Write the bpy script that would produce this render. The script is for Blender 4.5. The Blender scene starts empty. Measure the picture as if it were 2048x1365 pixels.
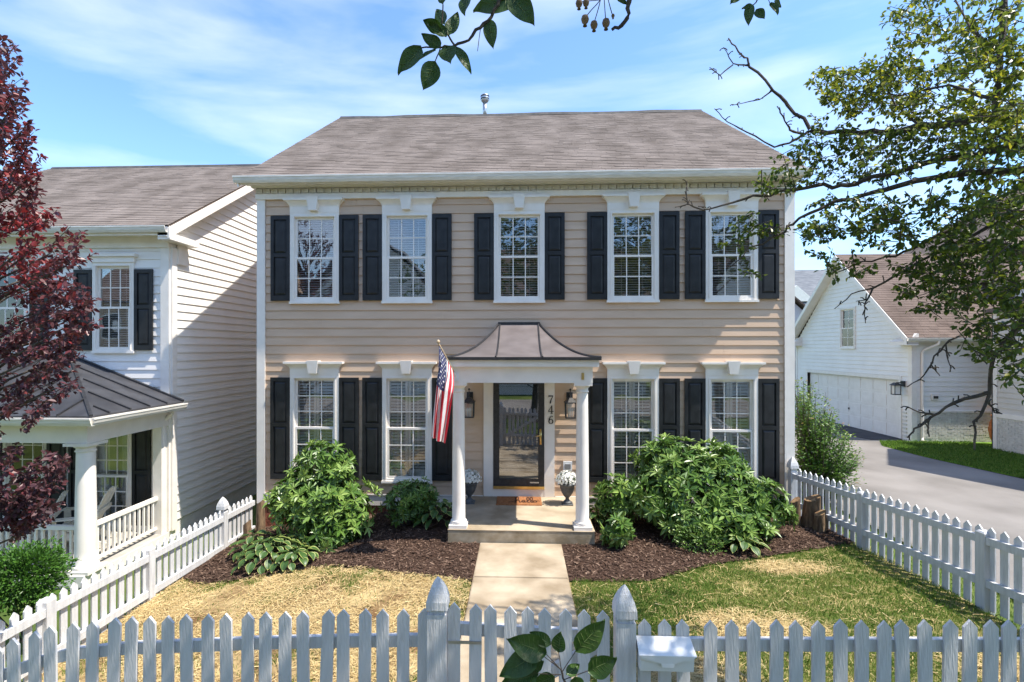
import bpy, math, random
import numpy as np
from math import sin, cos, pi, radians, tan, atan2, sqrt
from mathutils import Vector, Matrix
random.seed(7); RNG = np.random.default_rng(7)
S = bpy.context.scene
COL = S.collection

# ------------------------------------------------------------------ camera
F_PX, CX, CY, YAW, DIST, CAMZ = 1050.0, 994.0, 696.0, radians(2.51), 10.12, 3.05
cam = bpy.data.cameras.new('camera'); cam.sensor_width = 36; cam.sensor_fit = 'HORIZONTAL'
cam.lens = 36*F_PX/2048; cam.shift_x = (1024-CX)/2048; cam.shift_y = (CY-682.5)/2048
cam.clip_start = 0.05; cam.clip_end = 3000
co = bpy.data.objects.new('camera', cam); COL.objects.link(co)
co.location = (0, -DIST, CAMZ); co.rotation_euler = (radians(90), 0, YAW)
S.camera = co
# ------------------------------------------------------------------ light
SUN = Vector((-1.0, 0.25, -1.93)).normalized()         # direction the light travels
SUN_EL = math.asin(-SUN.z); SUN_AZ = atan2(-SUN.x, -SUN.y)   # compass-like, from +Y towards +X
w = bpy.data.worlds.new('World'); S.world = w; w.use_nodes = True
nt = w.node_tree; nt.nodes.clear()
def N(t, **k):
    n = nt.nodes.new(t)
    for a, b in k.items(): setattr(n, a, b)
    return n
out = N('ShaderNodeOutputWorld'); bg = N('ShaderNodeBackground'); sky = N('ShaderNodeTexSky')
sky.sky_type = 'NISHITA'; sky.sun_disc = False; sky.sun_elevation = SUN_EL; sky.sun_rotation = SUN_AZ
sky.air_density = 1.0; sky.dust_density = 0.5; sky.ozone_density = 1.4
tc = N('ShaderNodeTexCoord'); mp = N('ShaderNodeMapping'); mp.inputs['Scale'].default_value = (1.0, 1.3, 4.6)
mp.inputs['Rotation'].default_value = (0.0, 0.22, 0.35)
nz = N('ShaderNodeTexNoise'); nz.inputs['Scale'].default_value = 1.55; nz.inputs['Detail'].default_value = 8; nz.inputs['Roughness'].default_value = 0.5; nz.inputs['Distortion'].default_value = 0.35
rp = N('ShaderNodeValToRGB'); rp.color_ramp.elements[0].position = 0.47; rp.color_ramp.elements[1].position = 0.95
mx = N('ShaderNodeMix', data_type='RGBA'); mx.inputs['B'].default_value = (7.0, 6.7, 6.4, 1)
ml = N('ShaderNodeMath', operation='MULTIPLY'); ml.inputs[1].default_value = 0.6
L = nt.links.new
L(tc.outputs['Generated'], mp.inputs['Vector']); L(mp.outputs['Vector'], nz.inputs['Vector']); L(nz.outputs['Fac'], rp.inputs['Fac'])
L(rp.outputs['Color'], ml.inputs[0]); L(ml.outputs[0], mx.inputs['Factor']); tn = N('ShaderNodeMix', data_type='RGBA', blend_type='MULTIPLY'); tn.inputs['Factor'].default_value = 1.0; tn.inputs['B'].default_value = (0.72, 0.88, 1.04, 1); L(sky.outputs['Color'], tn.inputs['A']); L(tn.outputs['Result'], mx.inputs['A'])
L(mx.outputs['Result'], bg.inputs['Color']); L(bg.outputs[0], out.inputs['Surface'])
bg.inputs['Strength'].default_value = 0.15
sl = bpy.data.lights.new('sun', 'SUN'); sl.energy = 4.0; sl.angle = radians(0.53); sl.color = (1.0, 0.93, 0.82)
so = bpy.data.objects.new('sun', sl); COL.objects.link(so); so.rotation_euler = SUN.to_track_quat('-Z', 'Y').to_euler(); so.location = (8, -6, 20)
S.view_settings.view_transform = 'Standard'; S.view_settings.look = 'None'; S.view_settings.gamma = 1.0
S.view_settings.exposure = 1.15

# ------------------------------------------------------------------ materials
MATS = {}
def mat(name, c1, c2=None, rough=0.6, scale=3.0, bump=0.0, bscale=40.0, metal=0.0, stretch=None, spec=0.5, tint=0.0, transl=0.0, lo=0.35, hi=0.65, detail=5, space='Object', tintcol=None):
    m = bpy.data.materials.new(name); m.use_nodes = True; t = m.node_tree; n = t.nodes; l = t.links
    b = n['Principled BSDF']; b.inputs['Roughness'].default_value = rough; b.inputs['Metallic'].default_value = metal
    b.inputs['Specular IOR Level'].default_value = spec
    tcn = n.new('ShaderNodeTexCoord'); vec = tcn.outputs['Object']
    if space == 'World': vec = n.new('ShaderNodeNewGeometry').outputs['Position']
    if stretch:
        mpn = n.new('ShaderNodeMapping'); mpn.inputs['Scale'].default_value = stretch; l.new(vec, mpn.inputs['Vector']); vec = mpn.outputs['Vector']
    col = None
    if c2 is not None:
        z = n.new('ShaderNodeTexNoise'); z.inputs['Scale'].default_value = scale; z.inputs['Detail'].default_value = detail; l.new(vec, z.inputs['Vector'])
        r = n.new('ShaderNodeValToRGB'); r.color_ramp.elements[0].position = lo; r.color_ramp.elements[1].position = hi
        r.color_ramp.elements[0].color = (*c1, 1); r.color_ramp.elements[1].color = (*c2, 1)
        l.new(z.outputs['Fac'], r.inputs['Fac']); col = r.outputs['Color']
    if tint or tintcol:
        a = n.new('ShaderNodeAttribute'); a.attribute_name = 'tint'
        if tintcol:
            r2 = n.new('ShaderNodeValToRGB'); e = r2.color_ramp.elements
            for i, (p, c) in enumerate(tintcol):
                if i < 2: e[i].position = p
                else: e.new(p)
            for i, (p, c) in enumerate(sorted(tintcol)): e[i].color = (*c, 1)
            l.new(a.outputs['Fac'], r2.inputs['Fac']); col = r2.outputs['Color']
        else:
            mu = n.new('ShaderNodeMix'); mu.data_type = 'RGBA'; mu.blend_type = 'MULTIPLY'; mu.inputs['Factor'].default_value = tint
            if col is None: mu.inputs['A'].default_value = (*c1, 1)
            else: l.new(col, mu.inputs['A'])
            l.new(a.outputs['Color'], mu.inputs['B']); col = mu.outputs['Result']
    if col is None: b.inputs['Base Color'].default_value = (*c1, 1)
    else: l.new(col, b.inputs['Base Color'])
    if bump:
        z2 = n.new('ShaderNodeTexNoise'); z2.inputs['Scale'].default_value = bscale; z2.inputs['Detail'].default_value = 4; l.new(vec, z2.inputs['Vector'])
        bp = n.new('ShaderNodeBump'); bp.inputs['Strength'].default_value = bump; bp.inputs['Distance'].default_value = 0.01
        l.new(z2.outputs['Fac'], bp.inputs['Height']); l.new(bp.outputs['Normal'], b.inputs['Normal'])
    if transl:
        tr = n.new('ShaderNodeBsdfTranslucent'); mi = n.new('ShaderNodeMixShader'); mi.inputs[0].default_value = transl
        if col is None: tr.inputs['Color'].default_value = (*c1, 1)
        else: l.new(col, tr.inputs['Color'])
        l.new(b.outputs[0], mi.inputs[1]); l.new(tr.outputs[0], mi.inputs[2]); l.new(mi.outputs[0], n['Material Output'].inputs['Surface'])
    MATS[name] = m
    return m
def glass(name, refl=0.10, wav=0.25, wscale=1.6, tintc=(1, 1, 1)):
    m = bpy.data.materials.new(name); m.use_nodes = True; t = m.node_tree; n = t.nodes; l = t.links
    n.remove(n['Principled BSDF'])
    tr = n.new('ShaderNodeBsdfTransparent'); tr.inputs['Color'].default_value = (*tintc, 1)
    gl = n.new('ShaderNodeBsdfGlossy'); gl.inputs['Roughness'].default_value = 0.01
    fr = n.new('ShaderNodeFresnel'); fr.inputs['IOR'].default_value = 1.5
    ad = n.new('ShaderNodeMath'); ad.operation = 'ADD'; ad.inputs[1].default_value = refl; ad.use_clamp = True
    mi = n.new('ShaderNodeMixShader')
    g = n.new('ShaderNodeNewGeometry'); z = n.new('ShaderNodeTexNoise'); z.inputs['Scale'].default_value = wscale; z.inputs['Detail'].default_value = 1
    bp = n.new('ShaderNodeBump'); bp.inputs['Strength'].default_value = wav; bp.inputs['Distance'].default_value = 0.02
    l.new(g.outputs['Position'], z.inputs['Vector']); l.new(z.outputs['Fac'], bp.inputs['Height']); l.new(bp.outputs['Normal'], gl.inputs['Normal'])
    l.new(fr.outputs[0], ad.inputs[0]); l.new(ad.outputs[0], mi.inputs[0]); l.new(tr.outputs[0], mi.inputs[1]); l.new(gl.outputs[0], mi.inputs[2])
    l.new(mi.outputs[0], n['Material Output'].inputs['Surface']); MATS[name] = m
    return m
mat('siding_tan', (0.54, 0.385, 0.265), (0.60, 0.437, 0.310), 0.5, 2.2, 0.08, 60, stretch=(0.6, 0.6, 3))
mat('siding_white', (0.79, 0.755, 0.715), (0.84, 0.81, 0.77), 0.5, 1.8, 0.06, 60)
mat('siding_beige', (0.56, 0.52, 0.46), (0.62, 0.58, 0.52), 0.5, 2.0, 0.06, 60)
mat('trim', (0.775, 0.725, 0.665), (0.84, 0.79, 0.73), 0.45, 4.0, 0.05, 30)
mat('trim_weathered', (0.52, 0.475, 0.39), (0.66, 0.625, 0.555), 0.55, 5.0, 0.1, 40, stretch=(6, 1, 1))
mat('gutter', (0.63, 0.60, 0.54), (0.78, 0.75, 0.70), 0.4, 3.0, 0.04, 30, stretch=(1.5, 1, 14))
mat('soffit', (0.62, 0.585, 0.52), (0.70, 0.665, 0.60), 0.55, 4.0)
mat('shutter', (0.013, 0.0135, 0.0145), (0.024, 0.025, 0.027), 0.45, 7.0, 0.08, 90, spec=0.35)
mat('shingle', (0.165, 0.137, 0.118), (0.245, 0.207, 0.183), 0.95, 1.3, 0.5, 220, tint=0.9, stretch=(1.4, 0.9, 0.9), detail=9, spec=0.15)
mat('shingle_dark', (0.13, 0.098, 0.082), (0.19, 0.145, 0.122), 0.95, 1.1, 0.5, 200, tint=0.9, spec=0.15)
mat('shingle_grey', (0.13, 0.14, 0.155), (0.19, 0.20, 0.215), 0.95, 1.2, 0.4, 200, tint=0.9, spec=0.15)
mat('plain_roof_brown', (0.105, 0.080, 0.068), (0.165, 0.128, 0.108), 0.95, 1.4, 0.5, 60, stretch=(1, 1, 6), spec=0.15)
mat('plain_roof_grey', (0.125, 0.135, 0.15), (0.185, 0.195, 0.21), 0.95, 1.4, 0.4, 60, stretch=(1, 1, 6), spec=0.15)
mat('ridge_vent', (0.035, 0.035, 0.036), (0.07, 0.065, 0.06), 0.85, 6.0, 0.3, 90)
mat('metal_roof', (0.045, 0.045, 0.050), (0.075, 0.075, 0.082), 0.42, 3.0, 0.03, 8, metal=0.25)
mat('porch_metal', (0.20, 0.172, 0.168), (0.275, 0.24, 0.235), 0.36, 2.5, 0.05, 18, metal=0.45)
mat('dark_metal', (0.018, 0.018, 0.02), (0.035, 0.035, 0.038), 0.45, 20, 0.05, 60)
mat('galvanised', (0.38, 0.39, 0.41), (0.60, 0.61, 0.63), 0.35, 6, metal=0.8)
mat('brass', (0.62, 0.42, 0.14), (0.78, 0.55, 0.22), 0.28, 8, metal=0.9)
mat('kick_gold', (0.75, 0.52, 0.20), rough=0.5)
mat('concrete', (0.25, 0.195, 0.13), (0.44, 0.365, 0.268), 0.9, 1.9, 0.45, 160, detail=9, space='World', spec=0.2)
mat('concrete_edge', (0.25, 0.20, 0.13), (0.42, 0.36, 0.27), 0.95, 5.0, 0.5, 120, detail=9, spec=0.2)
mat('asphalt', (0.150, 0.139, 0.127), (0.225, 0.210, 0.195), 0.95, 0.6, 0.5, 140, detail=9, space='World', spec=0.2)
mat('dark_asphalt', (0.06, 0.058, 0.06), (0.095, 0.09, 0.09), 0.95, 1.2, 0.5, 140, space='World', spec=0.2)
mat('mulch_soil', (0.030, 0.018, 0.013), (0.075, 0.045, 0.032), 1.0, 26, 1.0, 60, space='World', detail=8, spec=0.1)
mat('mulch_chip', (0.1, 0.06, 0.04), rough=0.95, spec=0.1, tintcol=[(0.0, (0.028, 0.018, 0.014)), (1.0, (0.27, 0.185, 0.135)), (0.55, (0.088, 0.055, 0.041))])
mat('straw', (0.5, 0.4, 0.2), rough=0.8, spec=0.2, transl=0.15, tintcol=[(0.0, (0.30, 0.20, 0.085)), (1.0, (0.68, 0.54, 0.29)), (0.5, (0.50, 0.37, 0.17))])
mat('straw_soil', (0.15, 0.088, 0.042), (0.42, 0.32, 0.16), 1.0, 1.6, 0.8, 60, space='World', detail=9, spec=0.1)
mat('lawn_soil', (0.10, 0.115, 0.03), (0.29, 0.235, 0.105), 1.0, 3.2, 0.8, 60, space='World', detail=8, spec=0.1)
mat('grass', (0.1, 0.2, 0.03), rough=0.6, spec=0.3, transl=0.35, tintcol=[(0.0, (0.040, 0.095, 0.012)), (1.0, (0.45, 0.38, 0.16)), (0.45, (0.155, 0.26, 0.042)), (0.75, (0.27, 0.31, 0.075))])
mat('ground', (0.050, 0.085, 0.020), (0.12, 0.15, 0.04), 1.0, 0.8, 0.6, 30, space='World', detail=8, spec=0.1)
mat('far_lawn', (0.09, 0.19, 0.015), (0.15, 0.27, 0.03), 1.0, 3, 0.9, 60, space='World', detail=8, spec=0.1)
mat('fence_paint', (0.50, 0.50, 0.51), (0.62, 0.62, 0.625), 0.55, 4.0, 0.6, 16, stretch=(7, 7, 0.7), lo=0.3, hi=0.6, detail=8)
mat('bark', (0.045, 0.036, 0.030), (0.11, 0.09, 0.075), 0.95, 12, 0.9, 40)
mat('stump_bark', (0.10, 0.062, 0.035), (0.25, 0.17, 0.10), 0.95, 9, 1.0, 30, stretch=(3, 3, 0.7))
mat('vein', (0.14, 0.20, 0.06), rough=0.5)
mat('cut_wood', (0.16, 0.085, 0.04), (0.34, 0.22, 0.11), 0.9, 9, 0.8, 30, stretch=(3, 3, 0.6))
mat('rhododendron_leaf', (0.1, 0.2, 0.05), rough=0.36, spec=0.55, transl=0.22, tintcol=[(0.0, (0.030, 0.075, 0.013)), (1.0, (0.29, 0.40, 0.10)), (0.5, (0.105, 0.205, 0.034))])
mat('boxwood_leaf', (0.1, 0.2, 0.05), rough=0.4, spec=0.4, transl=0.25, tintcol=[(0.0, (0.020, 0.065, 0.012)), (1.0, (0.085, 0.20, 0.025))])
mat('myrtle_leaf', (0.1, 0.2, 0.05), rough=0.45, spec=0.4, transl=0.3, tintcol=[(0.0, (0.035, 0.09, 0.014)), (1.0, (0.33, 0.16, 0.06)), (0.6, (0.10, 0.20, 0.03)), (0.86, (0.22, 0.25, 0.05))])
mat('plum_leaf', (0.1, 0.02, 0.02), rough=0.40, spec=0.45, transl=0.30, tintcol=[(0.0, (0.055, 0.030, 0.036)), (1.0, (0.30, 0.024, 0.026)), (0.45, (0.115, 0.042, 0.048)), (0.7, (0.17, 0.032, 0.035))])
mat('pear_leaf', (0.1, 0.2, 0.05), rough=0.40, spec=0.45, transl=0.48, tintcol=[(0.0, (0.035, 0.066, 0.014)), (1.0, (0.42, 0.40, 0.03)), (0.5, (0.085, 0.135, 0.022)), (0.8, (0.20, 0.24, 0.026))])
mat('big_leaf', (0.035, 0.085, 0.014), (0.075, 0.135, 0.028), 0.38, 14, 0.35, 40, transl=0.28, spec=0.5)
mat('hosta_green', (0.035, 0.085, 0.020), (0.065, 0.13, 0.028), 0.42, 9, 0.2, 30, transl=0.2)
mat('hosta_margin', (0.26, 0.32, 0.07), (0.40, 0.43, 0.13), 0.45, 9, transl=0.2)
mat('petal', (0.78, 0.78, 0.74), (0.85, 0.85, 0.8), 0.6, 20, transl=0.2)
mat('urn', (0.055, 0.058, 0.062), (0.10, 0.105, 0.11), 0.55, 12, 0.2, 40)
mat('coir', (0.25, 0.105, 0.045), (0.36, 0.165, 0.075), 1.0, 30, 0.9, 200, spec=0.1)
mat('ink', (0.07, 0.025, 0.014), rough=0.95)
mat('number_black', (0.012, 0.012, 0.012), rough=0.4)
mat('flag_red', (0.52, 0.022, 0.040), (0.60, 0.030, 0.05), 0.7, 12, 0.1, 200, transl=0.25)
mat('flag_white', (0.76, 0.74, 0.73), (0.82, 0.80, 0.79), 0.7, 12, 0.1, 200, transl=0.25)
mat('flag_blue', (0.030, 0.035, 0.11), (0.045, 0.05, 0.14), 0.7, 12, 0.1, 200, transl=0.2)
mat('wood_pole', (0.42, 0.30, 0.18), (0.55, 0.42, 0.27), 0.5, 9)
mat('brick_red', (0.24, 0.075, 0.042), (0.34, 0.12, 0.07), 0.9, 8, 0.5, 60, tint=0.8)
mat('brick_white', (0.60, 0.58, 0.53), (0.70, 0.68, 0.63), 0.85, 6, 0.5, 60, tint=0.6)
mat('mortar', (0.33, 0.30, 0.26), (0.40, 0.37, 0.33), 0.95, 20)
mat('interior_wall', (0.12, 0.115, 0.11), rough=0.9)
mat('blind', (0.80, 0.785, 0.76), (0.85, 0.835, 0.81), 0.5, 3)
mat('curtain', (0.45, 0.46, 0.46), (0.60, 0.61, 0.60), 0.9, 3, stretch=(14, 1, 0.4))
mat('door_paint', (0.020, 0.026, 0.040), rough=0.35)
mat('chair_wood', (0.66, 0.62, 0.53), (0.75, 0.71, 0.62), 0.6, 5)
mat('porch_floor', (0.33, 0.31, 0.28), (0.42, 0.40, 0.36), 0.8, 4)
mat('terracotta', (0.45, 0.14, 0.045), (0.55, 0.19, 0.07), 0.7, 6)
mat('stone', (0.42, 0.37, 0.33), (0.55, 0.50, 0.46), 0.9, 6, 0.4, 40)
mat('mailbox_paint', (0.75, 0.75, 0.74), (0.80, 0.80, 0.79), 0.38, 5)
mat('plastic_grey', (0.20, 0.20, 0.20), rough=0.5)
mat('fruit', (0.16, 0.10, 0.05), (0.24, 0.15, 0.08), 0.7, 40, 0.2, 100)
mat('bulb', (0.75, 0.73, 0.68), rough=0.5)
glass('window_glass', 0.09, 0.14, 1.7)
glass('door_glass', 0.20, 0.015, 1.2, (0.75, 0.77, 0.8))
glass('lamp_glass', 0.06, 0.02)

# ------------------------------------------------------------------ mesh helpers
class MB:
    def __init__(s): s.v = []; s.f = []; s.m = []; s.t = []
    def add(s, vs, fs, mi=0, tint=None):
        o = len(s.v); s.v += [tuple(p) for p in vs]; s.f += [tuple(o+i for i in f) for f in fs]; s.m += [mi]*len(fs); s.t += [1.0 if tint is None else tint]*len(vs)
    def box(s, x0, y0, z0, x1, y1, z1, mi=0, tint=None):
        s.add([(x0,y0,z0),(x1,y0,z0),(x1,y1,z0),(x0,y1,z0),(x0,y0,z1),(x1,y0,z1),(x1,y1,z1),(x0,y1,z1)],
              [(0,3,2,1),(4,5,6,7),(0,1,5,4),(1,2,6,5),(2,3,7,6),(3,0,4,7)], mi, tint)
    def hexa(s, p, mi=0, tint=None): s.add(p, [(0,3,2,1),(4,5,6,7),(0,1,5,4),(1,2,6,5),(2,3,7,6),(3,0,4,7)], mi, tint)
    def bar(s, a, b, wx, wy, up=(0,0,1), mi=0, tint=None):
        a = Vector(a); b = Vector(b); d = (b-a).normalized(); u = Vector(up)
        x = d.cross(u)
        if x.length < 1e-4: x = d.cross(Vector((1,0,0)))
        x.normalize(); y = x.cross(d).normalized(); x = x*wx/2; y = y*wy/2
        s.hexa([a-x-y, a+x-y, a+x+y, a-x+y, b-x-y, b+x-y, b+x+y, b-x+y], mi, tint)
    def prism(s, prof, a, b, mi=0):          # profile of 3-D points at a, moved by b-a
        n = len(prof); d = Vector(b)-Vector(a); P = [Vector(p)+Vector(a) for p in prof]
        s.add(P+[p+d for p in P], [tuple(range(n-1,-1,-1)), tuple(range(n, 2*n))]+[(i,(i+1)%n,n+(i+1)%n,n+i) for i in range(n)], mi)
    def lathe(s, prof, c=(0,0,0), seg=20, mi=0, closed=True):
        vs = []; fs = []; n = len(prof)
        for r, z in prof:
            for k in range(seg): vs.append((c[0]+r*cos(2*pi*k/seg), c[1]+r*sin(2*pi*k/seg), c[2]+z))
        for i in range(n-1):
            for k in range(seg):
                k2 = (k+1) % seg; fs.append((i*seg+k, i*seg+k2, (i+1)*seg+k2, (i+1)*seg+k))
        if closed: fs += [tuple(range(seg-1,-1,-1)), tuple(range((n-1)*seg, n*seg))]
        s.add(vs, fs, mi)
    def tube(s, pts, rad, seg=6, mi=0):
        P = [Vector(p) for p in pts]; n = len(P); vs = []; fs = []
        if not hasattr(rad, '__len__'): rad = [rad]*n
        ref = Vector((0.3,0.2,0.93)).normalized()
        for i in range(n):
            d = (P[min(i+1,n-1)]-P[max(i-1,0)])
            if d.length < 1e-9: d = Vector((0,0,1))
            d.normalize(); x = d.cross(ref)
            if x.length < 0.05: x = d.cross(Vector((1,0,0)))
            x.normalize(); y = d.cross(x)
            for k in range(seg): vs.append(P[i]+(x*cos(2*pi*k/seg)+y*sin(2*pi*k/seg))*rad[i])
        for i in range(n-1):
            for k in range(seg):
                k2 = (k+1) % seg; fs.append((i*seg+k, i*seg+k2, (i+1)*seg+k2, (i+1)*seg+k))
        fs += [tuple(range(seg-1,-1,-1)), tuple(range((n-1)*seg, n*seg))]
        s.add(vs, fs, mi)
    def mesh(s, name, mats, smooth=False):
        me = bpy.data.meshes.new(name); me.from_pydata(s.v, [], s.f)
        if isinstance(mats, str): mats = [mats]
        for q in mats: me.materials.append(MATS[q])
        if len(mats) > 1: me.polygons.foreach_set('material_index', s.m)
        if smooth: me.polygons.foreach_set('use_smooth', [True]*len(s.f))
        if any(t != 1.0 for t in s.t):
            a = me.color_attributes.new('tint', 'FLOAT_COLOR', 'POINT')
            arr = np.ones((len(s.v), 4), np.float32); arr[:, :3] = np.array(s.t, np.float32)[:, None]; a.data.foreach_set('color', arr.ravel())
        me.update(); return me
    def build(s, name, mats, parent=None, smooth=False): return put(s.mesh(name, mats, smooth), name, parent)
def put(me, name, parent=None, loc=None, rot=None):
    o = bpy.data.objects.new(name, me); COL.objects.link(o)
    off = Vector((0,0,0))
    if parent is not None:
        o.parent = parent
        p = parent
        while p is not None: off -= p.location; p = p.parent
    o.location = (Vector(loc) if loc is not None else Vector((0,0,0))) + off
    if rot: o.rotation_euler = rot
    return o
def sub(me, name, parent, loc=(0,0,0), rot=None):      # local placement under a part
    o = bpy.data.objects.new(name, me); COL.objects.link(o); o.parent = parent; o.location = loc
    if rot: o.rotation_euler = rot
    return o
def tag(o, label, cat, group=None, kind=None):
    if label: o['label'] = label
    if cat: o['category'] = cat
    if group: o['group'] = group
    if kind: o['kind'] = kind
    return o
def thing(name, loc, label, cat, group=None):
    o = bpy.data.objects.new(name, None); COL.objects.link(o); o.location = loc; o.empty_display_size = 0.2
    return tag(o, label, cat, group)
def struct(o): o['kind'] = 'structure'; return o
def stuff(o): o['kind'] = 'stuff'; return o
CR = np.array([cos(YAW), sin(YAW), 0]); CF = np.array([-sin(YAW), cos(YAW), 0]); CC = np.array([0, -DIST, CAMZ])
def at(u, v, t): return Vector(CC + t*(CF + CR*(u-CX)/F_PX + np.array([0,0,-(v-CY)/F_PX])))   # a spot seen in the photo, t metres away
def aty(u, v, y):
    d = CF + CR*(u-CX)/F_PX + np.array([0,0,-(v-CY)/F_PX]); return Vector(CC + d*(y+DIST)/d[1])
def tri_mesh(name, V, Fc, mats, tint=None, parent=None, smooth=False):
    me = bpy.data.meshes.new(name); me.from_pydata(V.tolist(), [], Fc.tolist())
    for q in ([mats] if isinstance(mats, str) else mats): me.materials.append(MATS[q])
    if tint is not None:
        a = me.color_attributes.new('tint', 'FLOAT_COLOR', 'POINT')
        arr = np.ones((len(V), 4), np.float32); arr[:, :3] = tint[:, None]; a.data.foreach_set('color', arr.ravel())
    if smooth: me.polygons.foreach_set('use_smooth', [True]*len(Fc))
    me.update(); return put(me, name, parent)
def nrm(a): return a/np.maximum(np.linalg.norm(a, axis=1, keepdims=True), 1e-9)
def leaves(name, P, Dv, Nn, Ln, Wd, tint, matn, parent, fold=0.22, droop=0.12):
    Dv = nrm(Dv); Sd = nrm(np.cross(Dv, Nn)); Nn = nrm(np.cross(Sd, Dv)); Ln = Ln[:, None]; Wd = Wd[:, None]
    v0 = P; tip = P+Dv*Ln-Nn*droop*Ln
    m1 = P+Dv*Ln*0.36; m2 = P+Dv*Ln*0.72-Nn*droop*0.45*Ln
    V = np.stack([v0, m1+Sd*Wd*0.5+Nn*fold*Wd*0.5, m2+Sd*Wd*0.40+Nn*fold*Wd*0.4, tip, m2-Sd*Wd*0.40+Nn*fold*Wd*0.4, m1-Sd*Wd*0.5+Nn*fold*Wd*0.5], 1)
    n = len(P); b = (np.arange(n)*6)[:, None]
    Fc = np.concatenate([b+np.array([[0,1,2,3]]), b+np.array([[0,3,4,5]])], 0)
    o = tri_mesh(name, V.reshape(-1, 3), Fc, matn, np.repeat(np.clip(tint, 0, 1), 6), parent)
    return stuff(o)
def rdir(n): return nrm(RNG.normal(size=(n, 3)))

# ------------------------------------------------------------------ ground and paving
def lerp(x, xs, ys): return float(np.interp(x, xs, ys))
def gz(x, y):
    z = np.interp(x, [-60, -9, -7, -5.4, -4.2, -2.4, -1.0, 5.3, 6.2, 14, 60], [-1.1, -0.85, -0.78, -0.52, -0.40, -0.13, -0.015, -0.02, -0.16, -0.27, -0.4])
    if y < -7: z = z*max(0.0, 1-(-7-y)/3) - 0.12*min(1, (-7-y)/2)
    return float(z)
def sheet(name, xs, rows, matn, dz, noise=0.0):      # rows: f(x) -> list of y
    vs = []; fs = []; n = None
    for i, x in enumerate(xs):
        ys = rows(x); n = len(ys)
        for y in ys: vs.append((x, y, gz(x, y)+dz+noise*(random.random()-0.5)))
    for i in range(len(xs)-1):
        for k in range(n-1): fs.append((i*n+k, (i+1)*n+k, (i+1)*n+k+1, i*n+k+1))
    me = bpy.data.meshes.new(name); me.from_pydata(vs, [], fs); me.materials.append(MATS[matn]); me.update()
    return struct(put(me, name))
gx = [-900, -300, -120, -60, -30, -18, -12, -9, -8, -7, -6.2, -5.4, -4.8, -4.2, -3.3, -2.4, -1.7, -1.0, 0, 2, 4, 5.3, 5.7, 6.2, 8, 11, 14, 18, 25, 40, 60, 120, 300, 900]
gy = [-900, -300, -100, -50, -30, -20, -14, -10, -9, -8, -7, -6, -4, -2, 0, 3, 6, 9, 12, 16, 25, 40, 80, 200, 500, 1200]
sheet('ground', gx, lambda x: gy, 'ground', -0.045)
YF_R = ([0.62, 1.7, 2.6, 3.5, 4.4, 5.28], [-3.20, -3.15, -2.62, -2.30, -1.95, -1.62])
YF_L = ([-5.2, -4.6, -3.8, -2.8, -2.0, -1.2, -0.60], [-2.3, -2.6, -2.45, -2.45, -2.78, -3.12, -3.27])
def strip(a, b, n): return [a+(b-a)*i/n for i in range(n+1)]
sheet('mulch_bed', strip(0.60, 5.28, 24), lambda x: strip(lerp(x, *YF_R), -0.0, 10), 'mulch_soil', 0.012, 0.02)
sheet('mulch_bed', strip(-5.2, -0.6, 24), lambda x: strip(lerp(x, *YF_L), -0.0, 10), 'mulch_soil', 0.012, 0.02)
sheet('lawn', strip(0.6, 5.5, 16), lambda x: strip(-6.9, lerp(x, *YF_R)+0.05, 12), 'lawn_soil', -0.012, 0.006)
sheet('lawn', strip(-5.22, -0.6, 16), lambda x: strip(-6.9, lerp(x, *YF_L)+0.05, 12), 'straw_soil', -0.012, 0.006)
# concrete walk: slabs with joints
wk = MB(); wk.box(-0.60, -8.2, -0.12, 0.62, -1.94, -0.012); walk = struct(wk.build('walkway', 'mulch_soil'))
for (a, b) in ((-3.165, -1.945), (-4.39, -3.177), (-5.61, -4.402), (-6.83, -5.622), (-8.2, -6.842)):
    m = MB(); e = 0.012
    m.hexa([(-0.62,a,-0.1),(0.64,a,-0.1),(0.64,b,-0.1),(-0.62,b,-0.1),(-0.62+e,a+e,0.012),(0.64-e,a+e,0.012),(0.64-e,b-e,0.012),(-0.62+e,b-e,0.012)])
    m.box(-0.62, a, -0.1, 0.64, b, 0.004); m.build('paving_slab', 'concrete', walk)
# driveway
DRV = [(6.35,-9.0),(6.30,-3.0),(6.35,1.0),(7.0,3.0),(8.2,6.0),(9.8,9.5),(10.2,20),(13.75,20),(13.75,9.35),(12.75,9.1),(12.1,8.0),(12.15,6.2),(12.6,3.7),(13.4,1.0),(14.0,-9.0)]
def poly_sheet(name, pts, matn, z):
    me = bpy.data.meshes.new(name); me.from_pydata([(x, y, gz(x, y)+z) for x, y in pts], [], [tuple(range(len(pts)))]); me.materials.append(MATS[matn]); me.update(); return struct(put(me, name))
lx = [-9, -6, -3, 0, 2, 4, 6, 8, 9.4, 10.5, 20]
def drv_rows(y): return (float(np.interp(y, [-9,-3,1,3,6,9.5,20], [6.35,6.3,6.35,7.0,8.2,9.8,10.2])), float(np.interp(y, [-9,1,3.7,6.2,8.0,9.1,9.4,20], [14.2,13.4,12.6,12.15,12.1,12.75,13.78,13.78])))
vs = []; fs = []; yy = strip(-9, 20, 60)
for y in yy:
    a, b = drv_rows(y)
    for k in range(9):
        x = a+(b-a)*k/8; vs.append((x, y, gz(x, y)+0.008))
for i in range(len(yy)-1):
    for k in range(8): fs.append((i*9+k, i*9+k+1, i*9+10+k, i*9+9+k))
me = bpy.data.meshes.new('driveway'); me.from_pydata(vs, [], fs); me.materials.append(MATS['asphalt']); me.update(); struct(put(me, 'driveway'))
AP = [(12.55,9.25),(13.78,9.45),(13.78,15.9),(12.0,15.9),(11.8,11.2)]
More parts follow.
